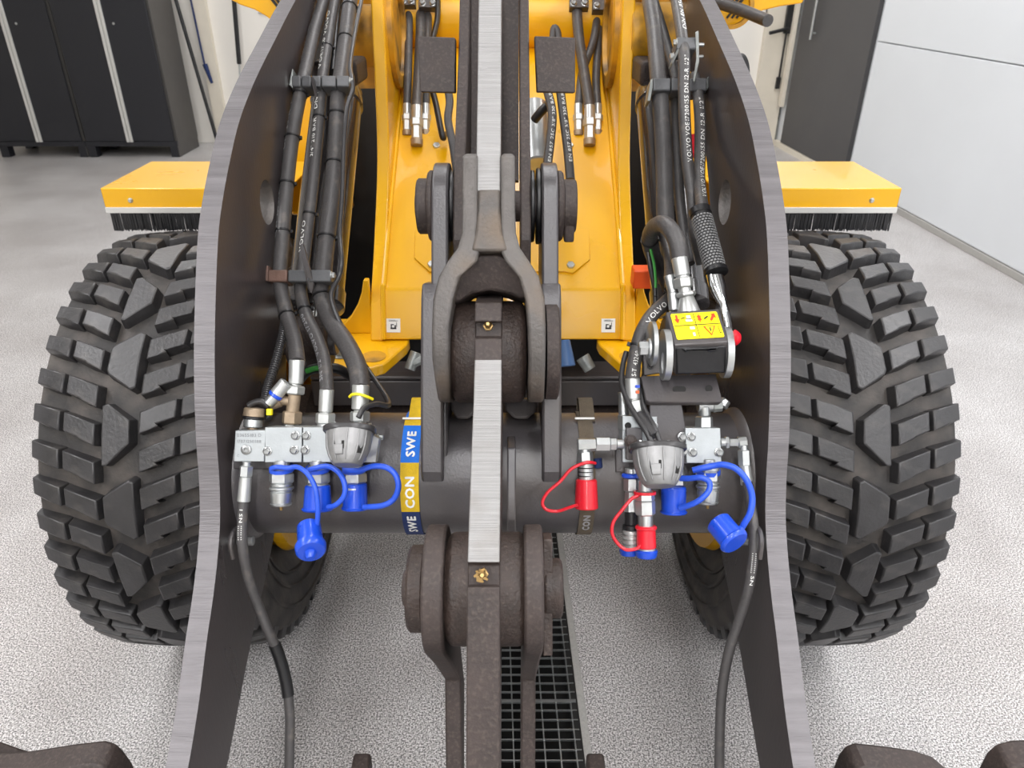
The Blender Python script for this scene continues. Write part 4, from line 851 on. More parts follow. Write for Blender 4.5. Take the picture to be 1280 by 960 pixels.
# printed straps round the tube
def strap(px0, px1, segs, loop_y, label, txt=None, name='lashing_strap', mloop='strap yellow', mats=None):
    xa = P(px0, 590, 1.385).x; xb = P(px1, 590, 1.385).x; o = None
    t = empty(name, ((xa+xb)/2, TC.y-TR, TC.z), label, 'strap')
    # angle 0 = towards camera normal N, growing upwards; segs: (a0, a1, mat)
    def pt(x, a, r): a = math.radians(a); return V((x, TC.y, TC.z)) + (N*math.cos(a)+CU*math.sin(a))*r
    for a0, a1, m in segs:
        mb = MB(); n = max(3, int(abs(a1-a0)/4)); vs = []
        for i in range(n+1):
            a = a0+(a1-a0)*i/n
            vs += [pt(xa, a, TR+.0012), pt(xb, a, TR+.0012), pt(xb, a, TR+.0032), pt(xa, a, TR+.0032)]
        fs = [(3,2,1,0), tuple(4*n+i for i in range(4))]
        for k in range(n):
            for i in range(4): j = (i+1) % 4; fs.append((4*k+i, 4*k+j, 4*k+4+j, 4*k+4+i))
        mb.add(vs, fs); mb.build('webbing', t, m)
    # buckle and folded loop on top
    mb = MB(); b = pt((xa+xb)/2, 62, TR+.006); mb.box(b, (xb-xa+.01, .007, .004), (CR, N, CU)); mb.build('buckle', t, 'print white' if txt else 'strap brown', bevel=.001)
    mb = MB(); xm0, xm1 = xa+.002, xb+.002; q = [pt(0, 60, TR+.002), pt(0, 78, TR+.016), pt(0, 88, TR+.030), pt(0, 100, TR+.028), pt(0, 104, TR+.008)]
    q = curve([V((0, a.y, a.z)) for a in q], 4); vs = []
    for a in q: vs += [V((xm0+.004, a.y, a.z)), V((xm1+.004, a.y, a.z))]
    vs2 = [v + (N*.002) for v in vs]; n2 = len(vs); fs = [(2*k, 2*k+1, 2*k+3, 2*k+2) for k in range(len(q)-1)] + [(n2+2*k, n2+2*k+2, n2+2*k+3, n2+2*k+1) for k in range(len(q)-1)] + [(2*k, 2*k+2, n2+2*k+2, n2+2*k) for k in range(len(q)-1)] + [(2*k+1, n2+2*k+1, n2+2*k+3, 2*k+3) for k in range(len(q)-1)]
    mb.add(vs+vs2, fs); mb.build('loop', t, mloop)
    if txt:
        mb = MB()
        for s_, a_start, sz in txt:      # reads upwards, letter tops towards the left
            xc = (xa+xb)/2
            for ox, oy in ((0,0),(.0009,0),(-.0009,0),(0,.0009),(0,-.0009)): text_map(mb, s_, sz, lambda a, b, a0=a_start, sz=sz: pt(xc + sz*.36 - b + ox, a0 + math.degrees((a+oy)/(TR+.003)), TR+.0042), 0, sp=1.12)
        mb.build('lettering', t, 'print white' if txt[0][0] == 'SWE' else 'print grey', label='lettering printed on the strap', kind='stuff')
    return t
strap(501, 524, [(-62,-30,'strap navy'),(-30,-7,'strap yellow'),(-7,15,'strap yellow'),(15,53,'strap blue'),(53,62,'strap yellow'),(-150,-62,'strap navy'),(62,110,'strap blue')], 500, 'blue and yellow printed strap round the cross tube', [('SWE', -60, .0225), ('CON', -26, .0235), ('SWE', 20, .0225)])
strap(725, 744, [(-150,110,'strap brown')], 500, 'worn brown strap round the cross tube behind the red cap', [('CON', -56, .018)], mloop='strap brown')
# lost items behind: green printed cable, white-grey fittings
hose([(372,478,1.62),(385,464,1.62),(402,460,1.62),(425,462,1.63),(450,480,1.66)], .011, 'brake_line', 'black line with green and orange print behind the left hoses', 'black plastic')
mb = MB(); mb.tube([P(383,464,1.603), P(392,461,1.60), P(399,460,1.60)], .006, n=8); mb.tube([P(401,459.5,1.60), P(406,459.5,1.60), P(412,460,1.60)], .006, n=8, m=1); mb.build('coloured_print', loader, [ 'print green','orange plastic'])
# ---------------------------------------------------------------- hoses, clamps, multi-coupler and valve blocks on the right arm
ra, ca = hose([(806,-50,2.02),(812,0,1.90),(818,40,1.82),(822,90,1.73),(825,120,1.70),(828,160,1.69),(830,200,1.67),(831,240,1.64),(832,280,1.62),(838,320,1.60),(842,360,1.58)], .0195, label='thick hydraulic hose left of the upper clamp on the right arm')
hose([(800,-50,2.10),(817,0,2.0),(835,60,1.92),(846,110,1.86),(850,170,1.80),(846,260,1.72)], .012, label='thin hose passing behind the thick one')
rb, cb_ = hose([(838,-50,1.86),(845,0,1.74),(851,35,1.66),(855,70,1.60),(855,110,1.585),(856,150,1.58),(859,200,1.57),(865,245,1.565),(869,290,1.56),(878,330,1.56)], .0128, label='printed hose running under the upper right clamp')
rc_, cc_ = hose([(868,95,1.74),(872,115,1.70),(875,150,1.67),(875,190,1.63),(874,220,1.58),(876,245,1.52),(879,268,1.46)], .0128, label='printed hose leading into the ribbed grip')
hose([(842,100,1.74),(844,150,1.71),(847,200,1.68),(850,250,1.65),(856,300,1.62),(862,330,1.6)], .012)
print_on(rb, cb_, 4, 42, 'DIN EN 856', .0135, .0128, face=N+CR*.3); print_on(rb, cb_, 74, 205, 'VOLVO VOE17200155 DN 12-R 1/2"', .0130, .0128, face=N*.95+CR*.15)
print_on(rc_, cc_, 126, 252, 'VOLVO VOE17200155 DN 12-R 1/2"', .0130, .0128, face=N*.95+CR*.15)
c_u = clamp_rail(845, 871, 46, 1.60, 1.61, 15, ['clamp plastic'], label='square plastic clamp, the upper one on the right arm')
mb = MB(); mb.prism([P(869,40,1.60), P(873,38,1.60), P(874,76,1.62), P(868,104,1.64), P(866,100,1.64), P(870,74,1.62)], (0,0,0), CF*.006+CR*.002); mb.build('clamp_bracket', c_u, 'galvanised', bevel=.001)
mb = MB(); mb.rod(P(871,56,1.62), P(880,56,1.62), .004, n=12); mb.rod(P(871,71,1.66), P(879,71,1.66), .004, n=12); bolt(mb, P(846,53,1.60), -CR, .006, .008); bolt(mb, P(842,70,1.62), -CR, .006, .008); mb.build('clamp_bolts', c_u, 'zinc', kind='stuff')
mb = MB(); mb.prism([P(839,78,1.62), P(848,58,1.60), P(849,64,1.60), P(841,80,1.62)], (0,0,0), CF*.03); mb.build('clamp_strap', c_u, 'galvanised', bevel=.001)
c_l = clamp_rail(816, 884, 97, 1.665, 1.69, 16, ['clamp plastic'], label='plastic clamp over three hoses, the lower one on the right arm', splits=(839, 862))
mb = MB(); mb.prism([P(809,126,1.68), P(813,100,1.665), P(816,98,1.665), P(816,108,1.665), P(813,126,1.68)], (0,0,0), CF*.04); mb.prism([P(884,98,1.69), P(887,93,1.70), P(887,106,1.70), P(884,112,1.69)], (0,0,0), CF*.04); mb.build('clamp_bracket', c_l, 'galvanised', bevel=.001, kind='stuff')
# looped hose with its big fitting
rl, cl_ = hose([(838,362,1.60),(828,340,1.60),(816,318,1.57),(812,298,1.53),(818,284,1.48),(829,280,1.43),(840,290,1.40),(847,306,1.39),(850,326,1.39)], .0165, label='hose looping over into the big silver fitting')
ties(rl, cl_, (300,), .0165)
chain('hose_fitting', 1.385, [(849,322,853,345,10,10,24,0),(853,344,854,350,8.5,8.5,20,0),(853.5,347,855,360,11.8,11.8,6,0),(855,359,857,368,8,8,20,0),(857,365,858,371,12.5,12.5,6,0),(858,370,861,392,9,14.5,24,0)], ['fitting white'], 'big silver fitting on top of the multi-coupler')
chain('hose_fitting', 1.40, [(836,344,841,366,6.5,6.3,24,0),(841,366,843,388,6.8,7,20,0)], ['zinc'])
hose([(830,290,1.52),(836,315,1.48),(838,335,1.43),(838,350,1.40)], .012)
hose([(809,300,1.55),(812,330,1.55),(818,360,1.56),(820,390,1.56)], .005, 'electric_cable', 'thin cable with green print', 'smooth cable')
mb = MB(); q = curve([P(812,296,1.54), P(813,312,1.54), P(817,330,1.545), P(819,350,1.55), P(819,370,1.55)], 6); mb.tube(q, .0042, n=8, smooth=1); mb.build('green_cable', loader, 'black plastic'); mb = MB(); mb.tube([a+N*.0012 for a in q[4:-3]], .0035, n=8, smooth=1); mb.build('cable_print', loader, 'print green')
# hose from behind round to the lower left fitting
rd, cdv = hose([(850,340,1.56),(846,362,1.50),(832,378,1.45),(815,394,1.41),(803,414,1.385),(796,436,1.375),(792,458,1.37),(790,478,1.365)], .0135, label='printed hose curving down to the left side of the right valve block')
print_on(rd, cdv, 383, 408, 'VOLVO', .0135, .0135); print_on(rd, cdv, 440, 472, 'S-T  43240', .0115, .0135)
ties(rd, cdv, (433,), .0135, head=-CR)
f = chain('hose_fitting', 1.36, [(790.5,473,791.5,499,9.3,9.3,24,0),(791.5,498,792,501,7,7,20,0),(793,500,796,518,9.5,9.5,6,0),(796,517,797,522,7,7,20,0)], ['fitting white'], 'silver fitting with blue and red print')
mb = MB(); mb.box(P(797,483,1.345), (.008,.005,.001), (CR,CU,N), 0); mb.box(P(797,490,1.345), (.006,.005,.001), (CR,CU,N), 1); mb.build('paint_mark', f, ['blue plastic','orange plastic'])
chain('hose_fitting', 1.40, [(778,490,779,500,6,6,20,1),(779,499,780,522,6.2,6.5,20,0)], ['zinc','zinc'])
# ribbed grip and lever
g0, g1 = P(875,264,1.46), P(896,344,1.40); t = (g1-g0).normalized(); L = (g1-g0).length
mb = MB(); mb.lathe(g0-t*.004, t, [(0,.015),(.001,.0215),(.014,.0215),(.016,.0195),(L-.010,.0195),(L-.008,.0225),(L,.0225),(L+.002,.015)], 32)
gr = mb.build('grip', loader, 'black plastic', angle=40, label='black ribbed handle grip with a woven pattern')
mb = MB(); k = 0; a = .020
while a < L-.014:
    for i in range(20):
        an = 2*math.pi*(i+.5*(k % 2))/20; fr = frames([g0, g0+t*.1]); _, u, w_ = fr[0]; nn = u*math.cos(an)+w_*math.sin(an); bb = t.cross(nn)
        mb.box(g0+t*a+nn*.0197, (.0042,.0034,.0022), (bb, t, nn))
    a += .0062; k += 1
mb.build('grip_pattern', gr, 'grip pattern', kind='stuff', label='raised woven pattern')
lv = MB(); 
secs_ = [(893,344,1.40,.0165,.0165),(896,357,1.39,.0165,.0150),(900,370,1.385,.0130,.011),(904,381,1.38,.0075,.008),(906,386,1.378,.008,.0045),(909,400,1.372,.008,.004),(912,420,1.365,.008,.004),(912,436,1.36,.008,.004)]
vs = []; fs = []; n = 20
for x, y, d, a, b in secs_:
    o = P(x, y, d)
    for i in range(n): an = 2*math.pi*i/n; vs.append(o + CR*a*math.cos(an) + N*b*math.sin(an))
for k in range(len(secs_)-1):
    for i in range(n): j = (i+1) % n; fs.append((k*n+i, k*n+j, (k+1)*n+j, (k+1)*n+i))
fs += [tuple(range(n))[::-1], tuple((len(secs_)-1)*n+i for i in range(n))]
lv.add(vs, fs); lv.build('lever', loader, 'chrome', angle=50, label='shiny lever tube flattened towards the multi-coupler')
# multi-coupler box
tq = [P(832,390,1.345), P(899,386,1.345), P(910,427,1.30), P(843,431,1.30)]
tq[2] = tq[1]+tq[3]-tq[0]; nq = (tq[1]-tq[0]).cross(tq[3]-tq[0]).normalized(); nq = nq if nq.dot(N) > 0 else -nq
bot = [P(844,468,1.325), P(909,466,1.325)]
mb = MB(); back = CF*.07 - CU*.04
mb.add([tq[0], tq[1], tq[2], tq[3], bot[1], bot[0], tq[0]-CU*.09+CF*.02, tq[1]-CU*.09+CF*.02], [(0,1,2,3),(3,2,4,5),(5,4,7,6),(6,7,1,0),(0,3,5,6),(2,1,7,4)])
bx = mb.build('multi_coupler', loader, 'steel paint', bevel=.002, label='dark multi-coupler box with a yellow instruction label')
# label, mapped by its own coordinates u (0..1) right, v (0..1) down
def lq(u, v, h=.0012): 
    a = tq[0].lerp(tq[1], u); b = tq[3].lerp(tq[2], u); return a.lerp(b, v) + nq*h
def lpoly(mb, pts, m, h=.0024): 
    mb.prism([lq(u, v, h) for u, v in pts], (0,0,0), nq*.0003, em=m, sm=m)
mb = MB(); mb.prism([lq(u, v, .0005) for u, v in ((.07,.12),(.09,.09),(.91,.09),(.93,.12),(.93,.84),(.91,.87),(.09,.87),(.07,.84))], (0,0,0), nq*.001); lb = mb.build('instruction_label', bx, 'label yellow', label='yellow instruction label with red arrows and a warning triangle')
mb = MB()
K, R_, W_ = 0, 1, 2
lpoly(mb, [(.478,.12),(.487,.12),(.487,.85),(.478,.85)], K, .003); lpoly(mb, [(.08,.467),(.92,.467),(.92,.483),(.08,.483)], K, .003)
lpoly(mb, [(.145,.15),(.185,.15),(.185,.27),(.215,.27),(.165,.40),(.115,.27),(.145,.27)], R_)
lpoly(mb, [(.24,.25),(.30,.22),(.33,.24),(.30,.245),(.24,.27)], K); lpoly(mb, [(.31,.30),(.43,.30),(.44,.36),(.32,.36)], W_); lpoly(mb, [(.345,.18),(.42,.18),(.42,.27),(.345,.27)], W_); lpoly(mb, [(.33,.28),(.43,.28),(.43,.295),(.33,.295)], K)
st = [(.575+.045*math.cos(a)*(1 if i % 2 else .55), .27+.14*math.sin(a)*(1 if i % 2 else .55)) for i, a in enumerate([2*math.pi*j/12 for j in range(12)])]; lpoly(mb, st, R_)
lpoly(mb, [(.65,.30),(.72,.22),(.75,.24),(.73,.26),(.67,.32)], K); lpoly(mb, [(.76,.34),(.82,.20),(.79,.18),(.87,.15),(.88,.30),(.85,.26),(.79,.38)], R_)
lpoly(mb, [(.355,.52),(.44,.52),(.44,.60),(.355,.60)], W_); lpoly(mb, [(.38,.70),(.42,.70),(.42,.80),(.38,.80)], W_); lpoly(mb, [(.39,.72),(.41,.72),(.41,.77),(.39,.77)], K)
lpoly(mb, [(.60,.53),(.82,.53),(.71,.82)], R_, .0022); lpoly(mb, [(.63,.555),(.79,.555),(.71,.775)], 3, .0028); lpoly(mb, [(.70,.58),(.715,.58),(.725,.66),(.712,.73),(.70,.66)], K, .0034)
lpoly(mb, [(.865,.55),(.89,.55),(.895,.76),(.87,.76)], K); lpoly(mb, [(.871,.57),(.885,.57),(.888,.74),(.875,.74)], 3, .0028)
mb.build('label_print', lb, ['print black','print red','print white','label yellow'], kind='stuff')
mb = MB(); mb.prism([P(845,434,1.297), P(908,432,1.297), P(907,466,1.318), P(846,468,1.318)], (0,0,0), CF*.02); mb.prism([P(852,435,1.293), P(900,433,1.293), P(896,439,1.293), P(888,440,1.293), P(882,437,1.293), P(864,437,1.293), P(858,441,1.293)], (0,0,0), CF*.01); mb.build('shaded_front', bx, 'black plastic', bevel=.003)  # black slab over the box front, its colour standing in for shade
# swivelling ring plates left and right with oblong slots
def ring_plate(xf, yt, yb, d0, wpx, label, red=False):
    """plate perpendicular to X seen nearly edge-on; front edge at column xf"""
    x0 = P(xf, 430, 1.30).x; th = .0115; c = P(xf, (yt+yb)/2, 1.335); r = (yb-yt)/2*1.32/FPX
    outer = []; inner = []
    cy = V((0, c.y, c.z)); n = 40
    for i in range(n):
        a = 2*math.pi*i/n; outer.append(cy + (N*math.cos(a)*.85 + CU*math.sin(a))*r)
    mb = MB(); cc = cy - CU*r*.32 + N*r*.1
    hole = [cc + (N*math.cos(a)*.26 + CU*math.sin(a)*.42)*r for a in [-2*math.pi*i/n for i in range(n+1)]]
    poly = outer + [outer[0]] + hole
    mb.prism([V((x0, p.y, p.z)) for p in poly], (-th/2,0,0), (th/2,0,0), em=0, sm=0)
    o = mb.build('ring_plate', bx, 'zinc', label=label, angle=30); return o, V((x0, c.y, c.z)), r
r1, cr1, rr1 = ring_plate(837, 411, 476, 1.3, 10, 'left zinc ring plate of the multi-coupler')
r2, cr2, rr2 = ring_plate(914, 408, 473, 1.3, 10, 'right zinc ring plate of the multi-coupler')
mb = MB(); mb.lathe(cr1+V((-.03,0,0))+N*.0+CU*.02, (1,0,0), [(0,.034),(.003,.040),(.010,.040),(.012,.034)], 40); mb.build('inner_ring', bx, 'zinc')
mb = MB(); p = cr1 + V((-.034,0,0)) + N*.035 + CU*.01; bolt(mb, p, (-1,0,0), .013, .02); mb.build('bolt', bx, 'zinc', label='large zinc bolt head at the left of the multi-coupler')
mb = MB(); mb.rod(P(918,422,1.30)+CF*.01, P(927,422,1.30)+CF*.01, .015, .012, n=24, ch=.3); mb.build('red_button', bx, 'red plastic', label='red button at the right end')
# bracket plates
mb = MB(); pl = [P(801,470,1.36), P(895,467,1.36), P(903,500,1.33), P(900,503,1.33), P(812,503,1.33), P(808,500,1.33)]; mb.prism(pl, (0,0,0), CF*.012-CU*.006); bk = mb.build('coupler_bracket', loader, 'steel paint', bevel=.002, label='dark bracket plate with an oblong slot under the multi-coupler')
bn = (pl[1]-pl[0]).cross(pl[3]-pl[1]).normalized(); bn = bn if bn.dot(N) > 0 else -bn
def oblong(x, y, w_, h_, d, m='pit dark', name='slot'):
    mb = MB(); o = P(x, y, d); pts = [CR*(w_-h_)*s_ + (CR*math.cos(a)+CU*math.sin(a))*h_ for s_, rng in ((1, range(-90, 91, 18)), (-1, range(90, 271, 18))) for a in [math.radians(q) for q in rng]]
    mb.prism([o+p for p in pts], (0,0,0), bn*.0012); mb.build(name, bk, m)
oblong(849, 487, .012, .0058, 1.342); oblong(886, 486, .0065, .0065, 1.342, 'pit dark')
mb = MB(); mb.prism([P(803,425,1.365), P(829,424,1.365), P(829,466,1.365), P(805,470,1.365)], (0,0,0), CF*.02); fl = mb.build('bracket_cheek', bk, 'steel paint', bevel=.002)
for q in ((810,437),(813,458)): mb = MB(); mb.lathe(P(*q, 1.365), N, [(0,.0062),(.002,.0062),(.002,.0035),(.0,.003),(.0,0)], 20, cap=False); mb.build('screw', fl, 'black plastic')
mb = MB(); mb.prism([P(812,502,1.345), P(852,502,1.345), P(857,535,1.345), P(860,580,1.345), P(812,580,1.345)], (0,0,0), CF*.02); mb.build('bracket_neck', bk, 'steel paint', bevel=.002)
# blocks
vr = block(858, 535, 902, 579, D, .06, label='zinc valve block with three bolts at the right end', skew=-1.5)
vr.data.update()
for x, y in ((864,546),(866,565.5),(898.5,565.5)): fbolt(vr, x, y, D, .0062)
vl = block(778, 520, 822, 538, 1.345, .06, label='zinc valve block behind the right socket'); block(778, 536, 856, 578, 1.35, .05, 'valve_block', 'zinc block', 'lower zinc block largely hidden by the right socket')
mb = MB(); mb.lathe(P(785,532,1.345), N, [(0,.006),(.0006,.006)], 20); mb.build('port_hole', vl, 'pit dark'); fbolt(vl, 817, 532, 1.345, .0058)
bp_ = block(783, 535, 803, 575, 1.325, .012, 'socket_bracket', 'steel paint', 'dark plate beside the right socket'); fbolt(bp_, 788, 551, 1.325, .0085, m='steel paint dirty')
for q in ((853,546),(855,564)): fbolt(vl, *q, 1.34, .0065)
block(770, 562, 800, 590, 1.37, .05, 'mounting_plate', 'steel paint', 'dark mounting plate under the right valve blocks')
# elbow and nut on top of the right block
mb = MB(); stk(mb, 1.365, [(880,520,880,535,11,11.5,6,0),(880,533,880,538,9,9,20,0),(881,520,880,508,7.5,8.5,20,0),(872,507,892,507,8,7.5,20,0),(890,507,902,506,9,8.5,8,1),(902,507,908,500,8,6.5,20,0)]); mb.build('elbow_fitting', loader, ['zinc','galvanised'], angle=32, label='silver elbow fitting under the bracket plate, on the right block')
# side outlet to the right
mb = MB(); stk(mb, D+.005, [(900,553,907,553,6,6,20,0),(906,553,911,553,8,8,6,0),(911,553,924,553,5,5,6,0),(922,553,933,552,7.2,7.2,8,0),(929,552,930,563,5.5,5.5,20,0),(930,562,931,582,8,8,6,0),(931,581,934,606,7,8,24,1)]); mb.build('elbow_fitting', loader, ['zinc','fitting white'], angle=32, label='silver elbow at the right end feeding a hose down')
he, ce = hose([(934,602,1.335),(938,630,1.33),(942,660,1.32),(941,700,1.315),(935,738,1.32),(923,778,1.34),(911,815,1.35),(903,860,1.36),(900,910,1.36),(899,990,1.36)], .0092, label='black hose hanging down inside the right arm')
print_on(he, ce, 690, 730, '|||||||||| SN', .008, .0092, flip=False)
# left side outlet with the red cap
mb = MB(); stk(mb, 1.35, [(780,555,770,555,6,6,20,0),(771,555,762,555,8,8,6,0),(763,555,744,555,9.2,9.2,6,0),(745,556,722,557,8,9,8,0),(730,556,731,567,7,7,20,0),(731,565,732,580,10,10,6,0)]); stk(mb, 1.35, [(732,579,733,600,9,9.2,24,1)])
e1 = mb.build('coupling', loader, ['zinc','fitting white'], angle=32, label='coupling closed by a red cap, left of the right socket')
mb = MB(); 
for k in range(3): stk(mb, 1.35, [(732,584+k*5,732,585.4+k*5,9.6,9.6,24,0)])
mb.build('marking_ring', e1, 'print black', kind='stuff')
mb = MB(); stk(mb, 1.345, [(733,599,733,636,13.2,14.8,32,0)]); mb.build('dust_cap', e1, 'red plastic', angle=40, label='red dust cap')
tether([(744,579,1.345),(736,578,1.33),(724,581,1.33),(712,588,1.33),(700,602,1.33),(685,615,1.33),(678,628,1.33),(683,637,1.33),(697,639,1.33),(710,635,1.325),(722,631,1.32)], .0030, 'red plastic', e1, label='thin red tether')
MB().rod(P(747,573,1.38), P(748,585,1.38), .008).build('test_port', e1, 'strap navy')
# hanging coupling stack in the middle with red and blue caps
mb = MB(); stk(mb, 1.31, [(806,600,806,614,8,8,20,0),(806,614,806.3,626,11.5,12.5,6,0),(806.3,625,807,644,12.5,12.5,6,0),(807,643,807.5,659,9,9,24,0)])
e2 = mb.build('coupling', loader, ['zinc'], angle=32, label='coupling hanging under the right socket with a red collar')
mb = MB(); stk(mb, 1.31, [(807.5,657,807.5,662,13.5,13.5,32,0),(807.5,661,808,685,11.8,12.2,32,0)]); mb.build('dust_cap', e2, 'red plastic', label='red cap with a rim')
mb = MB(); mb.lathe(P(806,616,1.31), CU, [(-.0025,.0165),(-.0025,.0195),(.0025,.0195),(.0025,.0165)], 28, cap=False); mb.tube([P(798,619,1.30), P(789,624,1.30), P(778,637,1.295), P(767,652,1.295), P(765,666,1.295), P(771,678,1.295), P(782,687,1.295), P(795,686,1.295), P(800,682,1.30)], .0030, n=10); mb.build('tether', e2, 'red plastic', label='thin red tether')
mb = MB(); stk(mb, 1.31, [(808,684,808,688,11,11,24,1),(808,687,808,697,14.5,13,12,0)]); mb.build('lower_cap', e2, ['blue plastic','fitting white'], label='blue lower cap')
mb = MB(); stk(mb, 1.345, [(789,585,789,592,8,8,20,0),(789,592,789,597,12,12,20,1),(789,597,789,614,9.5,9.5,6,0),(789,614,789,640,8,9,6,0),(789,640,789,656,8,8,20,2),(789,656,789,664,11,11,24,2)])
e3 = mb.build('coupling', loader, ['zinc','blue plastic','black plastic'], angle=32, label='rear coupling with ribbed silver sleeve beside the red cap')
mb = MB()
for k in range(4): stk(mb, 1.335, [(789,663+k*6,789,667.5+k*6,10.8,10.8,28,0)])
stk(mb, 1.335, [(789,663,789,687,8.8,8.8,24,0)]); mb.build('ribbed_sleeve', e3, 'fitting white', label='ribbed silver sleeve')
mb = MB(); stk(mb, 1.335, [(786,686,786,694,12,11,12,0)]); mb.build('dust_cap', e3, 'blue plastic')
# blue cap right of the socket and open coupling with the loose cap
q4 = coupling(843, 582, 1.36, tip=False, label='quick coupling closed by a blue cap, under the right socket'); cap(842, 608, 641, 1.345, 15.5, 15.0, parent=q4, label='blue dust cap')
tether([(850,598,1.32),(862,598,1.31),(876,597,1.30),(886,602,1.295),(886,613,1.29),(876,624,1.29),(863,631,1.30),(850,635,1.315)], .0052, 'blue tether', q4, label='blue tether strap')
q5 = coupling(885, 577, 1.345, label='bare quick coupling with a brass tip under the right valve block')
tether([(866,588,1.32),(878,585,1.315),(893,582,1.31),(905,581,1.30),(920,586,1.29),(933,600,1.285),(940,620,1.285),(938,640,1.285),(930,655,1.29),(922,667,1.30)], .0056, 'blue tether', q5, (885,589,1.345,.0165), label='blue tether strap')
mb = MB(); a, b = P(897,652,1.29), P(917,676,1.26); mb.rod(a, b, .0225, .0225, n=32); tt = (b-a).normalized(); mb.rod(b-tt*.004, b+tt*.006, .0265, .0255, n=32); mb.rod(P(921,668,1.265), P(927,660,1.27), .010, .007, n=12)
mb.build('dust_cap', q5, 'blue plastic', angle=40, label='loose blue dust cap hanging open at the right')
sr = socket(822, 562, 1.27, 34, 47, 2, 'cast aluminium trailer socket with closed lid, on the right')
hose([(783,440,1.40),(779,455,1.39),(777,478,1.37),(784,500,1.35),(795,520,1.33),(807,538,1.31),(816,556,1.30)], .0052, 'electric_cable', 'thin grey cable running to the right socket', 'smooth cable', n=10)
hose([(803,440,1.40),(806,462,1.38),(802,490,1.37),(806,512,1.34),(818,534,1.31),(826,556,1.30)], .0046, 'electric_cable', 'second thin cable running to the right socket', 'smooth cable', n=10)
MB().rod(P(798,517,1.335), P(818,545,1.305), .0085, .010, n=14).build('cable_sleeve', loader, 'smooth cable')
# orange and black connector deep behind the frame
mb = MB(); mb.box(P(802,346,1.95), (.05,.05,.05)); mb.build('connector', loader, 'orange plastic', bevel=.004, label='orange connector deep behind the frame')
mb = MB(); mb.rod(P(866,170,1.95), P(868,195,1.95), .02); mb.build('red_lens', loader, 'red plastic', label='red lens behind the right hoses')

# ---------------------------------------------------------------- frame hoses on the sloping front plate
def drop(pts, seg, label=None):
    o, c = hose(pts, .0165*.9 if seg == 2 else .0135, label=label); return o
def hose_end(x, y, d, s=1.0, label=None):
    mb = MB(); stk(mb, d, [(x,y,x,y+14*s,5.4*s,5.4*s,20,0),(x,y+13*s,x,y+21*s,6.8*s,6.8*s,6,0),(x,y+20*s,x,y+34*s,5.3*s,5.3*s,6,0)])
    stk(mb, d, [(x,y+33*s,x,y+40*s,6.2*s,6.0*s,20,1)]); return mb.build('hose_fitting', loader, ['fitting white','brown zinc'], angle=32, label=label)
for i, (x0, x1, y0, d) in enumerate(((511,509,130,2.24),(526,521,132,2.20),(535,532,130,2.25))):
    hose([(x0,-40,2.42),(x0,10,2.38),(x0,40,2.34),((x0+x1)/2,90,2.28),(x1,y0+4,d)], .0125 if i != 1 else .0165)
    hose_end(x1, y0, d, 1.0 if i != 1 else 1.25)
for i, (p, x1, y0, d, r) in enumerate((([(748,-40,2.44),(747,10,2.40),(742,50,2.34),(728,90,2.30)], 723, 130, 2.24, .0125), ([(720,-40,2.42),(721,10,2.36),(724,50,2.32),(731,95,2.26)], 737, 132, 2.20, .0165), ([(752,-40,2.46),(750,10,2.42),(747,60,2.36),(745,100,2.30)], 747, 130, 2.25, .0125))):
    hose(p + [(x1,y0+4,d)], r); hose_end(x1, y0, d, 1.0 if i != 1 else 1.25)
for x0, y0, x1, y1 in ((499,-10,519,6),(523,-10,546,9),(712,-10,736,9),(741,-10,765,12)):
    b = block(x0, y0, x1, y1, 2.33, .05, 'hose_flange', 'steel paint', 'dark bolted hose flange at the top of the frame')
    fbolt(b, x0+5, y1-5, 2.33, .008, .01); fbolt(b, x1-5, y1-5, 2.33, .008, .01)
hose([(546,-30,2.36),(547,20,2.32),(541,50,2.28),(536,90,2.24),(545,130,2.20),(553,170,2.16),(556,168,2.2)], .009, 'electric_cable', None, 'black plastic')
hose([(556,95,1.95),(562,125,1.95),(560,150,1.94),(566,180,1.92),(571,215,1.9)], .0105, 'tilt_hose', 'thin printed hose left of the lever')
for pts, r in (([(682,105,1.95),(690,140,1.93),(688,175,1.90),(684,210,1.88),(683,240,1.86)], .0118), ([(700,110,1.95),(705,150,1.93),(710,190,1.90),(713,225,1.88)], .0118), ([(690,60,2.2),(692,36,2.2),(697,40,2.2),(699,60,2.2)], .010)):
    o, c = hose(pts, r, 'tilt_hose'); 
    if pts[0][1] > 100: print_on(o, c, 118, 205, 'EN 857 2SC 3/8" 330 BAR', .0115, r, face=N+CR*.3)
hose([(668,150,2.0),(676,140,1.98),(684,132,1.97)], .012, 'tilt_hose', None, 'black plastic')
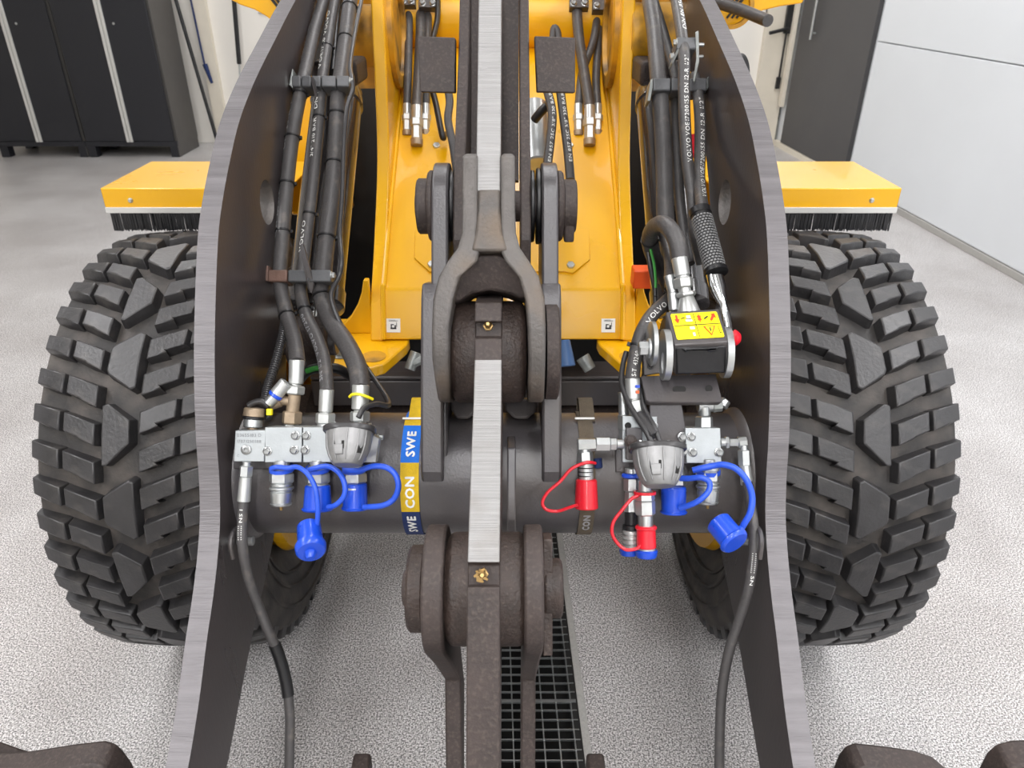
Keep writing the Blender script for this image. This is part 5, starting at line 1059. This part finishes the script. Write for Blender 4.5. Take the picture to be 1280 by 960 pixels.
mb = MB(); mb.rod(P(668,130,2.1), P(672,205,2.05), .035, n=24); mb.build('tilt_cylinder', loader, 'zinc', label='light grey tilt cylinder behind the lever')
mb = MB(); mb.rod(P(706,425,1.95), P(709,458,1.95), .014, .022, n=20); mb.build('blue_housing', loader, 'blue steel', label='blue housing low behind the frame')
mb = MB(); stk(mb, 2.0, [(728,446,738,462,9,8,20,0),(520,440,512,462,7,7,20,0),(512,455,528,448,7,7,8,0)]); mb.build('brake_fitting', loader, 'galvanised', kind='stuff')

# ---------------------------------------------------------------- attachment in front (only its upper brackets show)
at = empty('attachment', (0, .82, 0), 'dark steel attachment carried on the arms, only its rounded upper brackets in view', 'attachment')
def hook(pts, th, nm, yy=.83, par=at):
    q = [PY(x, y, yy) for x, y in pts]; mb = MB(); mb.prism(smooth_xz(q), (0,0,0), (0,-th,0)); return mb.build(nm, par, 'steel paint dirty', bevel=.006)
def smooth_xz(q): return q
hook([(-60,1300),(-60,948),(-10,940),(40,937),(90,929),(132,924),(146,928),(156,938),(166,952),(176,975),(190,1010),(190,1300)], .05, 'hook_plate')
hook([(-60,1200),(-60,928),(0,925),(28,935),(60,945),(60,1200)], .05, 'rear_plate', .90)
hook([(1030,1300),(1030,1010),(1040,960),(1047,942),(1056,931),(1068,927),(1098,930),(1140,936),(1165,944),(1190,965),(1210,1000),(1210,1300)], .05, 'hook_plate')
hook([(1205,1300),(1205,1000),(1222,960),(1232,940),(1244,929),(1262,924),(1300,922),(1340,930),(1340,990),(1340,1300)], .05, 'hook_plate', .86)
for x in (451, 745):
    mb = MB(); mb.box(PY(x, 966, .90), (.035,.06,.04)); mb.build('pin_boss', at, 'steel paint dirty', bevel=.006)
mb = MB(); mb.box((0, .84, .48), (2.3, .12, .16)); mb.build('cross_member', at, 'steel paint', bevel=.01)
mb = MB(); mb.prism([V((0,.92,.44)),V((0,.82,.44)),V((0,.72,.30)),V((0,.66,.02)),V((0,.10,.0)),V((0,.10,.012)),V((0,.67,.04)),V((0,.80,.30))], (-1.15,0,0), (1.15,0,0)); mb.build('blade', at, 'steel paint')
clean_wo()
